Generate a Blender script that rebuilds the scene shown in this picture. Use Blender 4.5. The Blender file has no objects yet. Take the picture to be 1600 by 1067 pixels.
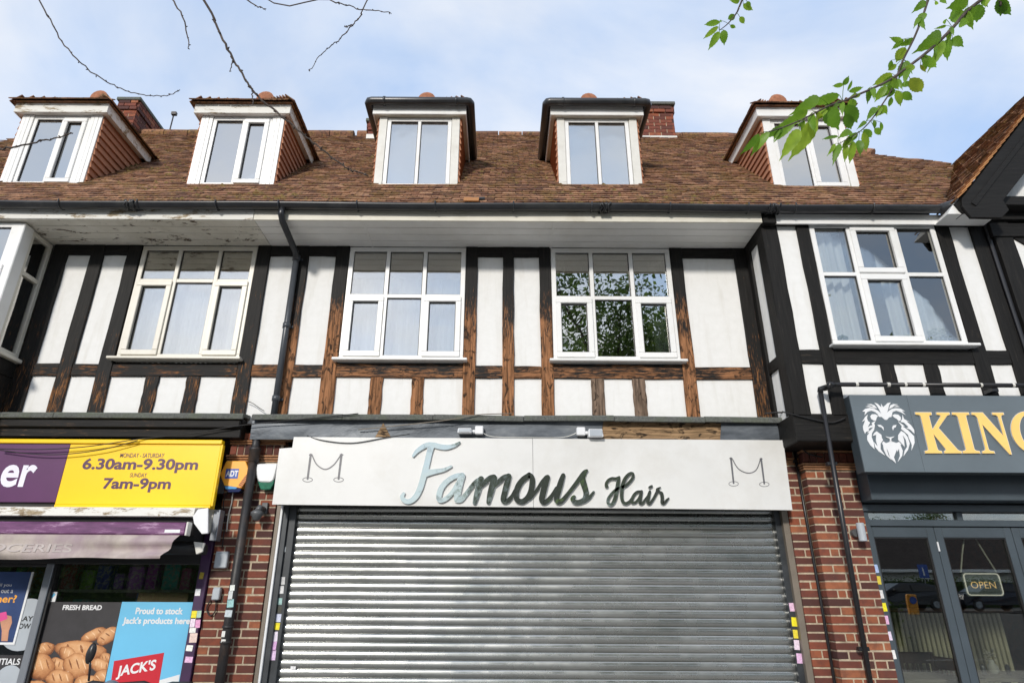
import bpy, bmesh, math, random
from mathutils import Vector, Matrix
random.seed(11)
S = bpy.context.scene
COL = S.collection
R = math.radians

# ------------------------------------------------------------------ camera
F = 982.0; CX, CY = 783.0, 533.5; PT = R(22); RO = .0055
CAM = Vector((0.0, -6.55, 1.62))
cd = bpy.data.cameras.new('camera'); cam = bpy.data.objects.new('camera', cd); COL.objects.link(cam)
cd.sensor_fit = 'HORIZONTAL'; cd.sensor_width = 36; cd.lens = F/1600*36
cd.shift_x = (800-CX)/1600; cd.clip_start = .05; cd.clip_end = 2000
cam.matrix_world = Matrix.Translation(CAM) @ Matrix.Rotation(R(90)+PT, 4, 'X') @ Matrix.Rotation(RO, 4, 'Z')
S.camera = cam

# ------------------------------------------------------------------ sky, sun, exposure
SUN_EL, SUN_AZ = R(25), R(200)          # azimuth clockwise from +Y
w = bpy.data.worlds.new('World'); S.world = w; w.use_nodes = True
nt = w.node_tree; nt.nodes.clear()
def wn(t, **k):
    n = nt.nodes.new(t)
    for a, b in k.items(): setattr(n, a, b)
    return n
out = wn('ShaderNodeOutputWorld'); bg = wn('ShaderNodeBackground'); bg.inputs['Strength'].default_value = .15
sky = wn('ShaderNodeTexSky', sky_type='NISHITA', sun_disc=False)
sky.sun_elevation = SUN_EL; sky.sun_rotation = SUN_AZ; sky.air_density = 1.0; sky.dust_density = .6; sky.ozone_density = 2.0
tc = wn('ShaderNodeTexCoord'); sep = wn('ShaderNodeSeparateXYZ'); nt.links.new(tc.outputs['Generated'], sep.inputs[0])
zc = wn('ShaderNodeMath', operation='MAXIMUM'); zc.inputs[1].default_value = .0; nt.links.new(sep.outputs['Z'], zc.inputs[0])
za = wn('ShaderNodeMath', operation='ADD'); za.inputs[1].default_value = .28; nt.links.new(zc.outputs[0], za.inputs[0])
dx = wn('ShaderNodeMath', operation='DIVIDE'); nt.links.new(sep.outputs['X'], dx.inputs[0]); nt.links.new(za.outputs[0], dx.inputs[1])
dy = wn('ShaderNodeMath', operation='DIVIDE'); nt.links.new(sep.outputs['Y'], dy.inputs[0]); nt.links.new(za.outputs[0], dy.inputs[1])
cv = wn('ShaderNodeCombineXYZ'); nt.links.new(dx.outputs[0], cv.inputs[0]); nt.links.new(dy.outputs[0], cv.inputs[1])
n1 = wn('ShaderNodeTexNoise'); n1.inputs['Scale'].default_value = 1.3; n1.inputs['Detail'].default_value = 7; n1.inputs['Roughness'].default_value = .55; n1.inputs['Distortion'].default_value = .5
nt.links.new(cv.outputs[0], n1.inputs['Vector'])
rp = wn('ShaderNodeValToRGB'); rp.color_ramp.elements[0].position = .40; rp.color_ramp.elements[0].color = (.68, .68, .68, 1)
rp.color_ramp.elements[1].position = .74; rp.color_ramp.elements[1].color = (.95, .95, .95, 1)
nt.links.new(n1.outputs['Fac'], rp.inputs[0])
n2 = wn('ShaderNodeTexNoise'); n2.inputs['Scale'].default_value = 3.1; n2.inputs['Detail'].default_value = 5
nt.links.new(cv.outputs[0], n2.inputs['Vector'])
rc = wn('ShaderNodeValToRGB'); rc.color_ramp.elements[0].position = .37; rc.color_ramp.elements[0].color = (3.1, 4.25, 6.2, 1)
rc.color_ramp.elements[1].position = .61; rc.color_ramp.elements[1].color = (6.0, 6.0, 6.0, 1)
nm = wn('ShaderNodeMath', operation='MULTIPLY_ADD'); nm.inputs[1].default_value = .35; nt.links.new(n2.outputs['Fac'], nm.inputs[0]); nf = wn('ShaderNodeMath', operation='MULTIPLY'); nf.inputs[1].default_value = .65; nt.links.new(n1.outputs['Fac'], nf.inputs[0]); nt.links.new(nf.outputs[0], nm.inputs[2]); nt.links.new(nm.outputs[0], rc.inputs[0])
mx = wn('ShaderNodeMix', data_type='RGBA'); nt.links.new(rp.outputs[0], mx.inputs[0]); nt.links.new(sky.outputs[0], mx.inputs[6]); nt.links.new(rc.outputs[0], mx.inputs[7])
nt.links.new(mx.outputs[2], bg.inputs['Color']); nt.links.new(bg.outputs[0], out.inputs[0])
sd = bpy.data.lights.new('sun', 'SUN'); sd.energy = 2.4; sd.angle = R(6); sd.color = (1, .94, .86)
sun = bpy.data.objects.new('sun', sd); COL.objects.link(sun)
sv = Vector((math.sin(SUN_AZ)*math.cos(SUN_EL), math.cos(SUN_AZ)*math.cos(SUN_EL), math.sin(SUN_EL)))
sun.rotation_euler = sv.to_track_quat('Z', 'Y').to_euler(); sun.location = (0, -10, 20)
S.view_settings.view_transform = 'Standard'; S.view_settings.look = 'None'; S.view_settings.gamma = 1
S.view_settings.use_curve_mapping = False; S.view_settings.exposure = .3
S.render.engine = 'CYCLES'; S.cycles.max_bounces = 5; S.cycles.diffuse_bounces = 3; S.cycles.glossy_bounces = 3; S.cycles.transparent_max_bounces = 16; S.cycles.caustics_reflective = False; S.cycles.caustics_refractive = False

# ------------------------------------------------------------------ measuring: a sight line through a point of the photo meets a plane of the place
def ray(px, py):
    u = (px-CX)/F; v = (CY-py)/F
    u0 = u*math.cos(RO)-v*math.sin(RO); v0 = u*math.sin(RO)+v*math.cos(RO)
    return Vector((u0, math.cos(PT)-v0*math.sin(PT), math.sin(PT)+v0*math.cos(PT)))
def W(px, py, Y):
    d = ray(px, py); t = (Y-CAM.y)/d.y
    return CAM.x+d.x*t, CAM.z+d.z*t
def X(px, py, Y): return W(px, py, Y)[0]
def Z(px, py, Y): return W(px, py, Y)[1]
def AT(px, py, depth): return CAM+ray(px, py)*depth

# ------------------------------------------------------------------ objects
WL = {}
def wloc(o): return WL.get(o.name, Vector((0, 0, 0))) if o else Vector((0, 0, 0))
def tag(o, label=None, cat=None, group=None, kind=None):
    if label: o['label'] = label
    if cat: o['category'] = cat
    if group: o['group'] = group
    if kind: o['kind'] = kind
    return o
def empty(name, loc, label=None, cat=None, group=None, parent=None):
    o = bpy.data.objects.new(name, None); COL.objects.link(o); o.empty_display_size = .1
    WL[o.name] = Vector(loc); o.parent = parent; o.location = Vector(loc)-wloc(parent)
    return tag(o, label, cat, group)
def place(name, mesh, loc, parent=None, rot=None):
    o = bpy.data.objects.new(name, mesh); COL.objects.link(o)
    WL[o.name] = Vector(loc); o.parent = parent; o.location = Vector(loc)-wloc(parent)
    if rot: o.rotation_euler = rot
    return o
class MB:
    def __init__(s): s.v = []; s.f = []; s.c = []; s.cur = 0.5
    def face(s, idx): s.f.append(tuple(idx)); s.c.append(s.cur)
    def add(s, vs, fs):
        b = len(s.v); s.v += [Vector(p) for p in vs]
        for f in fs: s.face([b+i for i in f])
        return s
    def hexa(s, p):
        return s.add(p, [(0, 3, 2, 1), (4, 5, 6, 7), (0, 1, 5, 4), (1, 2, 6, 5), (2, 3, 7, 6), (3, 0, 4, 7)])
    def box(s, x0, x1, y0, y1, z0, z1):
        return s.hexa([(x0, y0, z0), (x1, y0, z0), (x1, y1, z0), (x0, y1, z0), (x0, y0, z1), (x1, y0, z1), (x1, y1, z1), (x0, y1, z1)])
    def quad(s, a, b, c, d): return s.add([a, b, c, d], [(0, 1, 2, 3)])
    def prism(s, pts, y0, y1):                     # outline (x, z) seen from the street, y0 nearer
        n = len(pts)
        a = sum(pts[i][0]*pts[(i+1) % n][1]-pts[(i+1) % n][0]*pts[i][1] for i in range(n))
        if a < 0: pts = pts[::-1]
        vs = [(x, y0, z) for x, z in pts]+[(x, y1, z) for x, z in pts]
        fs = [tuple(range(n)), tuple(range(2*n-1, n-1, -1))]+[(i, i+n, (i+1) % n+n, (i+1) % n) for i in range(n)]
        return s.add(vs, fs)
    def prismx(s, pts, x0, x1):                    # outline (y, z) swept along x
        n = len(pts)
        a = sum(pts[i][0]*pts[(i+1) % n][1]-pts[(i+1) % n][0]*pts[i][1] for i in range(n))
        if a > 0: pts = pts[::-1]
        vs = [(x0, y, z) for y, z in pts]+[(x1, y, z) for y, z in pts]
        fs = [tuple(range(n)), tuple(range(2*n-1, n-1, -1))]+[(i, i+n, (i+1) % n+n, (i+1) % n) for i in range(n)]
        return s.add(vs, fs)
    def tube(s, pts, r, n=8, cap=True):
        pts = [Vector(p) for p in pts]; k = len(pts)
        rs = r if isinstance(r, (list, tuple)) else [r]*k
        b = len(s.v); up = None
        for i, p in enumerate(pts):
            t = (pts[min(i+1, k-1)]-pts[max(i-1, 0)]).normalized()
            if up is None:
                up = Vector((0, 0, 1)) if abs(t.z) < .9 else Vector((1, 0, 0))
            a = t.cross(up).normalized(); c = a.cross(t).normalized(); up = c
            for j in range(n):
                an = 2*math.pi*j/n
                s.v.append(p+(a*math.cos(an)+c*math.sin(an))*rs[i])
        for i in range(k-1):
            for j in range(n):
                j2 = (j+1) % n
                s.face((b+i*n+j, b+i*n+j2, b+(i+1)*n+j2, b+(i+1)*n+j))
        if cap:
            s.face([b+j for j in range(n)][::-1]); s.face([b+(k-1)*n+j for j in range(n)])
        return s
    def lathe(s, c, prof, n=16, axis='Z'):
        c = Vector(c); b = len(s.v)
        for r, h in prof:
            for j in range(n):
                a = 2*math.pi*j/n; q = (r*math.cos(a), r*math.sin(a))
                s.v.append(c+(Vector((q[0], q[1], h)) if axis == 'Z' else Vector((q[0], h, q[1])) if axis == 'Y' else Vector((h, q[0], q[1]))))
        for i in range(len(prof)-1):
            for j in range(n):
                j2 = (j+1) % n; s.face((b+i*n+j, b+i*n+j2, b+(i+1)*n+j2, b+(i+1)*n+j))
        s.face([b+j for j in range(n)][::-1]); s.face([b+(len(prof)-1)*n+j for j in range(n)])
        return s
    def mesh(s, name, mat, o=None, smooth=False, bevel=0, fixn=True):
        lo = Vector((min(p.x for p in s.v), min(p.y for p in s.v), min(p.z for p in s.v)))
        hi = Vector((max(p.x for p in s.v), max(p.y for p in s.v), max(p.z for p in s.v)))
        if o is None: o = Vector(((lo.x+hi.x)/2, (lo.y+hi.y)/2, lo.z))
        me = bpy.data.meshes.new(name)
        me.from_pydata([p-o for p in s.v], [], s.f)
        at = me.attributes.new('rnd', 'FLOAT', 'FACE'); at.data.foreach_set('value', s.c)
        if bevel or fixn:
            bm = bmesh.new(); bm.from_mesh(me)
            if bevel: bmesh.ops.bevel(bm, geom=bm.edges[:], offset=bevel, segments=1, affect='EDGES', clamp_overlap=True)
            if fixn: bmesh.ops.recalc_face_normals(bm, faces=bm.faces[:])
            bm.to_mesh(me); bm.free()
        if mat: me.materials.append(mat)
        if smooth: me.polygons.foreach_set('use_smooth', [True]*len(me.polygons))
        me.update()
        return me, o
    def build(s, name, mat, parent=None, smooth=False, bevel=0, fixn=True):
        me, o = s.mesh(name, mat, None, smooth, bevel, fixn)
        return place(name, me, o, parent)
def B(name, mat, parent, x0, x1, y0, y1, z0, z1, bevel=.003):
    return MB().box(min(x0, x1), max(x0, x1), min(y0, y1), max(y0, y1), min(z0, z1), max(z0, z1)).build(name, mat, parent, bevel=bevel)
def crom(pts, k=6):
    out = []; n = len(pts)
    for i in range(n-1):
        p0, p1, p2, p3 = pts[max(i-1, 0)], pts[i], pts[i+1], pts[min(i+2, n-1)]
        for j in range(k):
            t = j/k
            out.append(tuple(.5*((2*b)+(c-a)*t+(2*a-5*b+4*c-d)*t*t+(3*b-a-3*c+d)*t**3) for a, b, c, d in zip(p0, p1, p2, p3)))
    out.append(tuple(pts[-1])); return out

# ------------------------------------------------------------------ materials
def srgb(r, g, b):
    f = lambda c: (c/255/12.92) if c/255 <= .04045 else ((c/255+.055)/1.055)**2.4
    return (f(r), f(g), f(b), 1)
class NM:
    def __init__(s, name):
        s.m = bpy.data.materials.new(name); s.m.use_nodes = True; s.t = s.m.node_tree
        s.b = s.t.nodes['Principled BSDF']; s.out = s.t.nodes['Material Output']
        s.geo = s.n('ShaderNodeNewGeometry'); s.pos = s.geo.outputs['Position']
    def n(s, t, **k):
        x = s.t.nodes.new(t)
        for a, b in k.items(): setattr(x, a, b)
        return x
    def l(s, a, b): s.t.links.new(a, b)
    def vec(s, sx, sy, sz, src=None):
        m = s.n('ShaderNodeMapping'); m.inputs['Scale'].default_value = (sx, sy, sz); s.l(src or s.pos, m.inputs['Vector']); return m.outputs[0]
    def noise(s, scale, detail=4, vec=None, rough=.55, dist=0):
        x = s.n('ShaderNodeTexNoise'); x.inputs['Scale'].default_value = scale; x.inputs['Detail'].default_value = detail
        x.inputs['Roughness'].default_value = rough; x.inputs['Distortion'].default_value = dist
        s.l(vec or s.pos, x.inputs['Vector']); return x.outputs['Fac']
    def ramp(s, fac, *stops):
        x = s.n('ShaderNodeValToRGB'); e = x.color_ramp.elements
        while len(e) < len(stops): e.new(.5)
        for q, (p, c) in zip(e, stops):
            q.position = p; q.color = c if isinstance(c, (tuple, list)) else (c, c, c, 1)
        s.l(fac, x.inputs[0]); return x.outputs[0]
    def mix(s, fac, a, b, mode='MIX'):
        x = s.n('ShaderNodeMix', data_type='RGBA', blend_type=mode)
        for v, i in ((fac, 0), (a, 6), (b, 7)):
            if isinstance(v, (int, float)): x.inputs[i].default_value = v
            elif isinstance(v, (tuple, list)): x.inputs[i].default_value = v
            else: s.l(v, x.inputs[i])
        return x.outputs[2]
    def math(s, op, a, b=0.0, clamp=False):
        x = s.n('ShaderNodeMath', operation=op); x.use_clamp = clamp
        for v, i in ((a, 0), (b, 1)):
            if isinstance(v, (int, float)): x.inputs[i].default_value = v
            else: s.l(v, x.inputs[i])
        return x.outputs[0]
    def attr(s, name):
        x = s.n('ShaderNodeAttribute', attribute_name=name); return x.outputs['Fac']
    def rand(s): return s.n('ShaderNodeObjectInfo').outputs['Random']
    def z(s):
        x = s.n('ShaderNodeSeparateXYZ'); s.l(s.pos, x.inputs[0]); return x.outputs['Z']
    def col(s, c):
        if isinstance(c, (tuple, list)): s.b.inputs['Base Color'].default_value = c
        else: s.l(c, s.b.inputs['Base Color'])
    def rough(s, r):
        if isinstance(r, (int, float)): s.b.inputs['Roughness'].default_value = r
        else: s.l(r, s.b.inputs['Roughness'])
    def bump(s, h, strength=.3, dist=.01):
        x = s.n('ShaderNodeBump'); x.inputs['Strength'].default_value = strength; x.inputs['Distance'].default_value = dist
        s.l(h, x.inputs['Height']); s.l(x.outputs[0], s.b.inputs['Normal'])
    def set(s, **k):
        for a, v in k.items(): s.b.inputs[a.replace('_', ' ')].default_value = v
def plain(name, c, rough=.6, var=.12, scale=9, bump=0, metal=0, spec=.5, dirt=None, dirtamt=.5):
    m = NM(name); a = m.noise(scale, 5); c = tuple(c)
    lo = tuple(x*(1-var) for x in c[:3])+(1,); hi = tuple(min(1, x*(1+var)) for x in c[:3])+(1,)
    q = m.ramp(a, (.3, lo), (.7, hi))
    if dirt:
        d = m.ramp(m.noise(scale*.35, 8, rough=.7), (.5, 0.0), (.72, dirtamt)); q = m.mix(d, q, dirt)
    m.col(q); m.rough(rough); m.set(Metallic=metal, Specular_IOR_Level=spec)
    if bump: m.bump(m.noise(scale*4, 6), bump)
    return m.m

def timber(name, vertical, z0, z1, strip, wood, spots=.0):
    # black stain that has weathered off towards the foot of each piece, grain along the piece
    m = NM(name)
    g = m.vec(55, 55, 3.0) if vertical else m.vec(3.0, 55, 55)
    grain = m.noise(1, 7, g, .65); fine = m.noise(2.2, 5, g, .7)
    big = m.noise(3.2, 4, m.vec(1.6, 1.6, 1) if vertical else None)
    blk = m.ramp(grain, (.3, (.005, .0048, .0045, 1)), (.62, (.014, .013, .012, 1)), (.82, (.055, .046, .036, 1)))
    wc = tuple(wood)
    wd = m.ramp(grain, (.28, tuple(c*.16 for c in wc[:3])+(1,)), (.42, tuple(c*.5 for c in wc[:3])+(1,)), (.55, wc), (.75, tuple(min(1, c*1.55) for c in wc[:3])+(1,)))
    knots = m.ramp(m.noise(7, 3, m.vec(2.4, 2.4, 1) if vertical else m.vec(1, 2.4, 2.4), dist=1.5), (.53, 0.0), (.64, .9))
    wd = m.mix(knots, wd, (.02, .014, .010, 1))
    # 0 = painted, 1 = stripped
    h = m.n('ShaderNodeMapRange'); h.inputs['From Min'].default_value = z1; h.inputs['From Max'].default_value = z0; h.clamp = True
    m.l(m.z(), h.inputs['Value'])
    k = m.math('ADD', m.math('MULTIPLY', h.outputs[0], strip), m.math('MULTIPLY', m.math('SUBTRACT', fine, .5), 2.1))
    k = m.math('ADD', k, m.math('MULTIPLY', m.math('SUBTRACT', big, .5), 1.1))
    k = m.math('ADD', k, spots)
    f = m.ramp(k, (.42, 0.0), (.60, 1.0))
    m.col(m.mix(f, blk, wd)); m.rough(m.ramp(f, (0, .62), (1, .88))); m.set(Specular_IOR_Level=.22)
    m.bump(grain, .55, .006)
    return m.m
ORANGE = (.32, .15, .070, 1)
M = {}
M['tv_c'] = timber('timber_upright_stripped', True, 4.0, 5.1, 1.0, ORANGE)
M['th_c'] = timber('timber_rail_stripped', False, 3.8, 4.3, .62, ORANGE)
M['tv_l'] = timber('timber_upright_black_worn', True, 3.4, 4.9, .42, (.27, .12, .045, 1))
M['th_l'] = timber('timber_rail_black_worn', False, 3.7, 4.4, .38, (.30, .13, .05, 1))
M['tb'] = timber('timber_upright_black', True, 2.5, 2.6, 0, (.075, .058, .044, 1), .06)
M['tbh'] = timber('timber_rail_black', False, 2.5, 2.6, 0, (.075, .058, .044, 1), .06)
M['tgrey'] = timber('timber_upright_grey', True, 3.2, 6.0, 1.2, (.20, .14, .10, 1), .1)
M['tbeam'] = timber('beam_black', False, 2.5, 2.6, 0, (.2, .12, .07, 1), .12)
M['tbare'] = timber('beam_bare', False, 2.9, 6, 1.0, (.34, .22, .12, 1), .05)

m = NM('plaster_white'); n = m.noise(14, 6); s1 = m.noise(1.6, 5, m.vec(6, 6, .8))
q = m.ramp(n, (.3, (.755, .755, .735, 1)), (.7, (.80, .80, .785, 1)))
q = m.mix(m.ramp(s1, (.52, 0.0), (.78, .45)), q, (.57, .55, .49, 1))
cr = m.ramp(m.noise(5, 9, rough=.8, dist=2), (.675, 0.0), (.69, .6)); q = m.mix(cr, q, (.3, .29, .26, 1))
m.col(q); m.rough(.85); m.bump(m.noise(60, 5), .25, .004); M['plaster'] = m.m
M['upvc'] = plain('upvc_white', (.80, .80, .785, 1), .35, .03, 3, dirt=(.52, .48, .38, 1), dirtamt=.4)
M['upvc_old'] = plain('upvc_cream', (.68, .65, .57, 1), .4, .05, 4, dirt=(.42, .36, .27, 1), dirtamt=.5)
M['fascia'] = plain('fascia_cream', (.66, .63, .54, 1), .55, .07, 4, dirt=(.36, .31, .22, 1), dirtamt=.6)
M['soffit'] = plain('soffit_white', (.82, .81, .78, 1), .5, .05, 3, dirt=(.58, .54, .46, 1), dirtamt=.35)
m = NM('soffit_peeling'); a = m.noise(9, 9, m.vec(.5, 1.2, 1), .75, .6)
m.col(m.mix(m.ramp(a, (.565, 0.0), (.60, 1.0)), m.ramp(m.noise(5, 4), (.3, (.64, .61, .53, 1)), (.7, (.78, .75, .67, 1))), m.ramp(m.noise(20, 3), (.3, (.04, .03, .02, 1)), (.7, (.16, .11, .07, 1)))))
m.rough(.8); m.bump(a, .4, .006); M['soffit_old'] = m.m
m = NM('peeling_white_paint'); a = m.noise(11, 9, m.vec(.35, 1, 1.2), .75, .4)
m.col(m.mix(m.ramp(a, (.53, 0.0), (.60, 1.0)), (.74, .73, .68, 1), m.ramp(m.noise(24, 3), (.3, (.20, .14, .08, 1)), (.7, (.42, .34, .22, 1)))))
m.rough(.8); m.bump(a, .5, .005); M['peel'] = m.m
M['gutter'] = plain('gutter_black_plastic', (.022, .023, .026, 1), .32, .25, 6, dirt=(.10, .10, .09, 1), dirtamt=.35)
M['pipe_grey'] = plain('downpipe_dark_grey', (.055, .062, .072, 1), .35, .15, 6)
M['iron'] = plain('cast_iron_black', (.022, .021, .022, 1), .5, .3, 14, bump=.2, dirt=(.12, .07, .045, 1), dirtamt=.6)
M['blackpaint'] = plain('black_paint', (.015, .015, .017, 1), .35, .2, 14)
m = NM('lead_sheet'); a = m.noise(5, 6, m.vec(.6, 1, 2))
m.col(m.ramp(a, (.3, (.055, .064, .075, 1)), (.55, (.115, .13, .148, 1)), (.75, (.22, .235, .245, 1)))); m.rough(m.ramp(a, (.3, .42), (.7, .65))); m.set(Metallic=.35)
m.bump(m.noise(3.2, 4, m.vec(1, 1, 2)), .5, .03); M['lead'] = m.m
m = NM('ledge_stone_felt'); a = m.noise(40, 7, rough=.75)
m.col(m.mix(m.ramp(m.noise(6, 5), (.45, 0.0), (.65, .6)), m.ramp(a, (.3, (.05, .052, .05, 1)), (.7, (.17, .18, .165, 1))), (.11, .13, .085, 1))); m.rough(.9); m.bump(a, .6, .01); M['ledge'] = m.m

def tilecol(m, r, base):
    q = m.ramp(r, *base)
    li = m.noise(6.5, 8, rough=.7); li2 = m.noise(2.1, 4)
    k = m.ramp(m.math('ADD', li, m.math('MULTIPLY', li2, .5)), (.72, 0.0), (.86, .85))
    q = m.mix(k, q, m.ramp(m.noise(15, 4), (.35, (.15, .075, .022, 1)), (.55, (.26, .15, .045, 1)), (.72, (.13, .115, .04, 1))))
    w_ = m.ramp(m.noise(42, 6, rough=.8), (.66, 0.0), (.73, .75)); q = m.mix(w_, q, (.42, .36, .28, 1))
    d = m.ramp(m.noise(24, 5), (.38, .7), (.5, 0.0)); q = m.mix(d, q, (.035, .022, .016, 1))
    return q
TB = ((0, (.12, .055, .034, 1)), (.35, (.22, .105, .060, 1)), (.7, (.31, .155, .085, 1)), (1, (.42, .24, .14, 1)))
m = NM('roof_tile_mass'); m.col(tilecol(m, m.attr('rnd'), TB)); m.rough(.92); m.bump(m.noise(55, 6), .6, .01); M['tile'] = m.m
m = NM('roof_tile'); m.col(tilecol(m, m.rand(), TB)); m.rough(.92); m.bump(m.noise(55, 6), .6, .01); M['tile1'] = m.m
m = NM('roof_verge_tile'); m.col(m.ramp(m.attr('rnd'), (0, (.24, .10, .035, 1)), (1, (.48, .23, .085, 1)))); m.rough(.9); M['tile_or'] = m.m
m = NM('hung_tile'); a = m.noise(16, 5)
m.col(m.mix(m.ramp(a, (.35, 0.0), (.7, .55)), m.ramp(m.rand(), (0, (.36, .15, .08, 1)), (1, (.48, .22, .12, 1))), (.26, .13, .08, 1))); m.rough(.88); m.bump(m.noise(50, 5), .3); M['hung'] = m.m
M['terracotta'] = plain('terracotta', (.33, .13, .065, 1), .85, .3, 20, bump=.3, dirt=(.2, .15, .09, 1))
m = NM('moss'); m.col(m.ramp(m.noise(30, 4), (.3, (.06, .045, .015, 1)), (.6, (.17, .11, .03, 1)), (.8, (.13, .13, .035, 1)))); m.rough(1); M['moss'] = m.m

def brickm(name, r):
    m = NM(name); rr = m.attr('rnd') if r else m.rand()
    q = m.ramp(rr, (0, (.055, .022, .020, 1)), (.2, (.11, .036, .026, 1)), (.55, (.20, .055, .032, 1)), (.85, (.27, .075, .035, 1)), (1, (.34, .12, .055, 1)))
    q = m.mix(m.ramp(m.noise(11, 5), (.42, 0.0), (.7, .6)), q, (.075, .032, .028, 1))
    sp = m.ramp(m.noise(60, 5, rough=.8), (.66, 0.0), (.74, .6)); q = m.mix(sp, q, (.5, .38, .26, 1))
    m.col(q); m.rough(.88); m.bump(m.noise(70, 6, rough=.7), .5, .006); return m.m
M['brick'] = brickm('brick_red', False); M['brickj'] = brickm('brick_red_far', True)
M['mortar'] = plain('mortar_cream', (.47, .39, .28, 1), .95, .2, 30, bump=.4, dirt=(.20, .15, .11, 1), dirtamt=.7)
M['creasing'] = plain('tile_creasing', (.40, .20, .10, 1), .9, .3, 20, bump=.3)
m = NM('shutter_galvanised'); a = m.noise(2.4, 5, m.vec(.5, 1, 3))
m.col(m.ramp(a, (.3, (.30, .312, .298, 1)), (.7, (.47, .475, .46, 1)))); m.rough(m.ramp(m.noise(5, 5), (.3, .2), (.7, .34))); m.set(Metallic=.86)
m.bump(m.noise(1.3, 3, m.vec(1, 1, 1.4)), .12, .05); M['shutter'] = m.m
M['rail_dark'] = plain('guide_rail_dark', (.05, .055, .06, 1), .45, .2, 8, metal=.4)
M['bronze'] = plain('trim_dull_bronze', (.20, .17, .135, 1), .5, .15, 5, metal=.2)
M['signwhite'] = plain('sign_panel_white', (.70, .70, .68, 1), .38, .03, 2.5, dirt=(.50, .47, .41, 1), dirtamt=.45)
m = NM('mirror_acrylic'); m.col((.54, .59, .55, 1)); m.rough(.05); m.set(Metallic=.92); m.bump(m.noise(5, 2), .07, .05); M['mirror'] = m.m
M['acryl'] = plain('acrylic_edge', (.75, .77, .76, 1), .2, .02)
M['print_grey'] = plain('print_grey', (.13, .13, .14, 1), .4, .2, 30); M['print_silver'] = plain('print_silver', (.46, .46, .47, 1), .35, .1, 30)
M['yellow'] = plain('sign_yellow', srgb(252, 204, 0), .35, .04, 2); M['purple'] = plain('sign_purple', srgb(84, 34, 84), .4, .08, 2.5)
M['purple_frame'] = plain('frame_purple', (.045, .016, .062, 1), .4, .2, 6); M['ink_purple'] = plain('ink_purple', (.085, .028, .075, 1), .4, .1)
M['lilac_white'] = plain('lettering_pale', (.78, .76, .86, 1), .35, .03)
M['grey_panel'] = plain('sign_panel_slate', (.135, .165, .185, 1), .42, .08, 2.2, metal=.1); M['grey_dark'] = plain('panel_dark_slate', (.045, .058, .068, 1), .4, .1, 3)
M['frame_slate'] = plain('frame_slate', (.062, .08, .095, 1), .38, .1, 3); M['gold'] = plain('lettering_gold', srgb(252, 206, 118), .35, .05, 5)
M['white'] = plain('white_plastic', (.78, .79, .80, 1), .35, .03); M['offwhite'] = plain('off_white', (.66, .65, .60, 1), .5, .06, 8, dirt=(.4, .36, .28, 1), dirtamt=.4)
M['black'] = plain('black_matt', (.012, .012, .013, 1), .6, .2); M['dark'] = plain('dark_interior', (.035, .033, .03, 1), .8, .2, 3)
M['room'] = plain('room_wall', (.30, .29, .27, 1), .9, .08, 2); M['alu'] = plain('frame_aluminium_grey', (.25, .27, .30, 1), .35, .08, 4, metal=.5)
M['alarm_y'] = plain('alarm_yellow', srgb(250, 176, 60), .35, .05, 6); M['alarm_o'] = plain('alarm_orange_grille', srgb(205, 120, 10), .4, .1, 6)
M['blue'] = plain('blue_plastic', srgb(50, 86, 170), .35, .05); M['blue_l'] = plain('blue_lens_light', srgb(90, 160, 215), .2, .05); M['blue_d'] = plain('blue_lens_dark', srgb(15, 35, 85), .2, .1)
M['green'] = plain('green_lens', (.01, .13, .075, 1), .2, .3, 30); M['greyplast'] = plain('grey_plastic', (.42, .46, .50, 1), .4, .05, 6); M['camgrey'] = plain('camera_grey', (.10, .105, .11, 1), .4, .2, 20)
M['wood'] = plain('wood_brown', (.22, .095, .045, 1), .5, .25, 12); M['slat'] = plain('slat_pale', (.74, .70, .53, 1), .6, .12, 6)
def glass(name, refl, tint=(1, 1, 1, 1), rough=0.0, wav=.02):
    m = NM(name); t = m.n('ShaderNodeBsdfTransparent'); t.inputs[0].default_value = tint
    g = m.n('ShaderNodeBsdfGlossy'); g.inputs['Roughness'].default_value = rough; g.inputs['Color'].default_value = (1, .985, .94, 1)
    bp = m.n('ShaderNodeBump'); bp.inputs['Strength'].default_value = wav; bp.inputs['Distance'].default_value = .1
    m.l(m.noise(1.6, 2), bp.inputs['Height']); m.l(bp.outputs[0], g.inputs['Normal'])
    x = m.n('ShaderNodeMixShader'); lw = m.n('ShaderNodeFresnel'); lw.inputs[0].default_value = 1.5
    f = m.math('ADD', lw.outputs[0], refl, True)
    m.l(f, x.inputs[0]); m.l(t.outputs[0], x.inputs[1]); m.l(g.outputs[0], x.inputs[2]); m.l(x.outputs[0], m.out.inputs[0]); return m.m
M['glass'] = glass('window_glass', .46, (.72, .76, .76, 1)); M['glass_n'] = glass('net_window_glass', .36, (.85, .87, .87, 1)); M['glass_b'] = glass('bay_glass', .16, (.9, .92, .92, 1)); M['glass_d'] = glass('dormer_glass', .52, (.8, .83, .85, 1)); M['glass_s'] = glass('shop_glass', .13, (.78, .8, .78, 1), wav=.005); M['glass_k'] = glass('cafe_glass', .13, (.8, .82, .78, 1), wav=.005)
m = NM('net_curtain'); a = m.noise(1, 4, m.vec(70, 4, 1.2)); m.col(m.ramp(a, (.3, (.60, .62, .63, 1)), (.7, (.80, .81, .81, 1)))); m.rough(.9); M['net'] = m.m
M['blind'] = plain('roller_blind_grey', (.82, .83, .83, 1), .8, .04, 2)
m = NM('leaf_green'); q = m.ramp(m.rand(), (0, (.13, .28, .02, 1)), (.6, (.25, .46, .035, 1)), (.93, (.38, .56, .05, 1)), (1, (.36, .40, .03, 1)))
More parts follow.
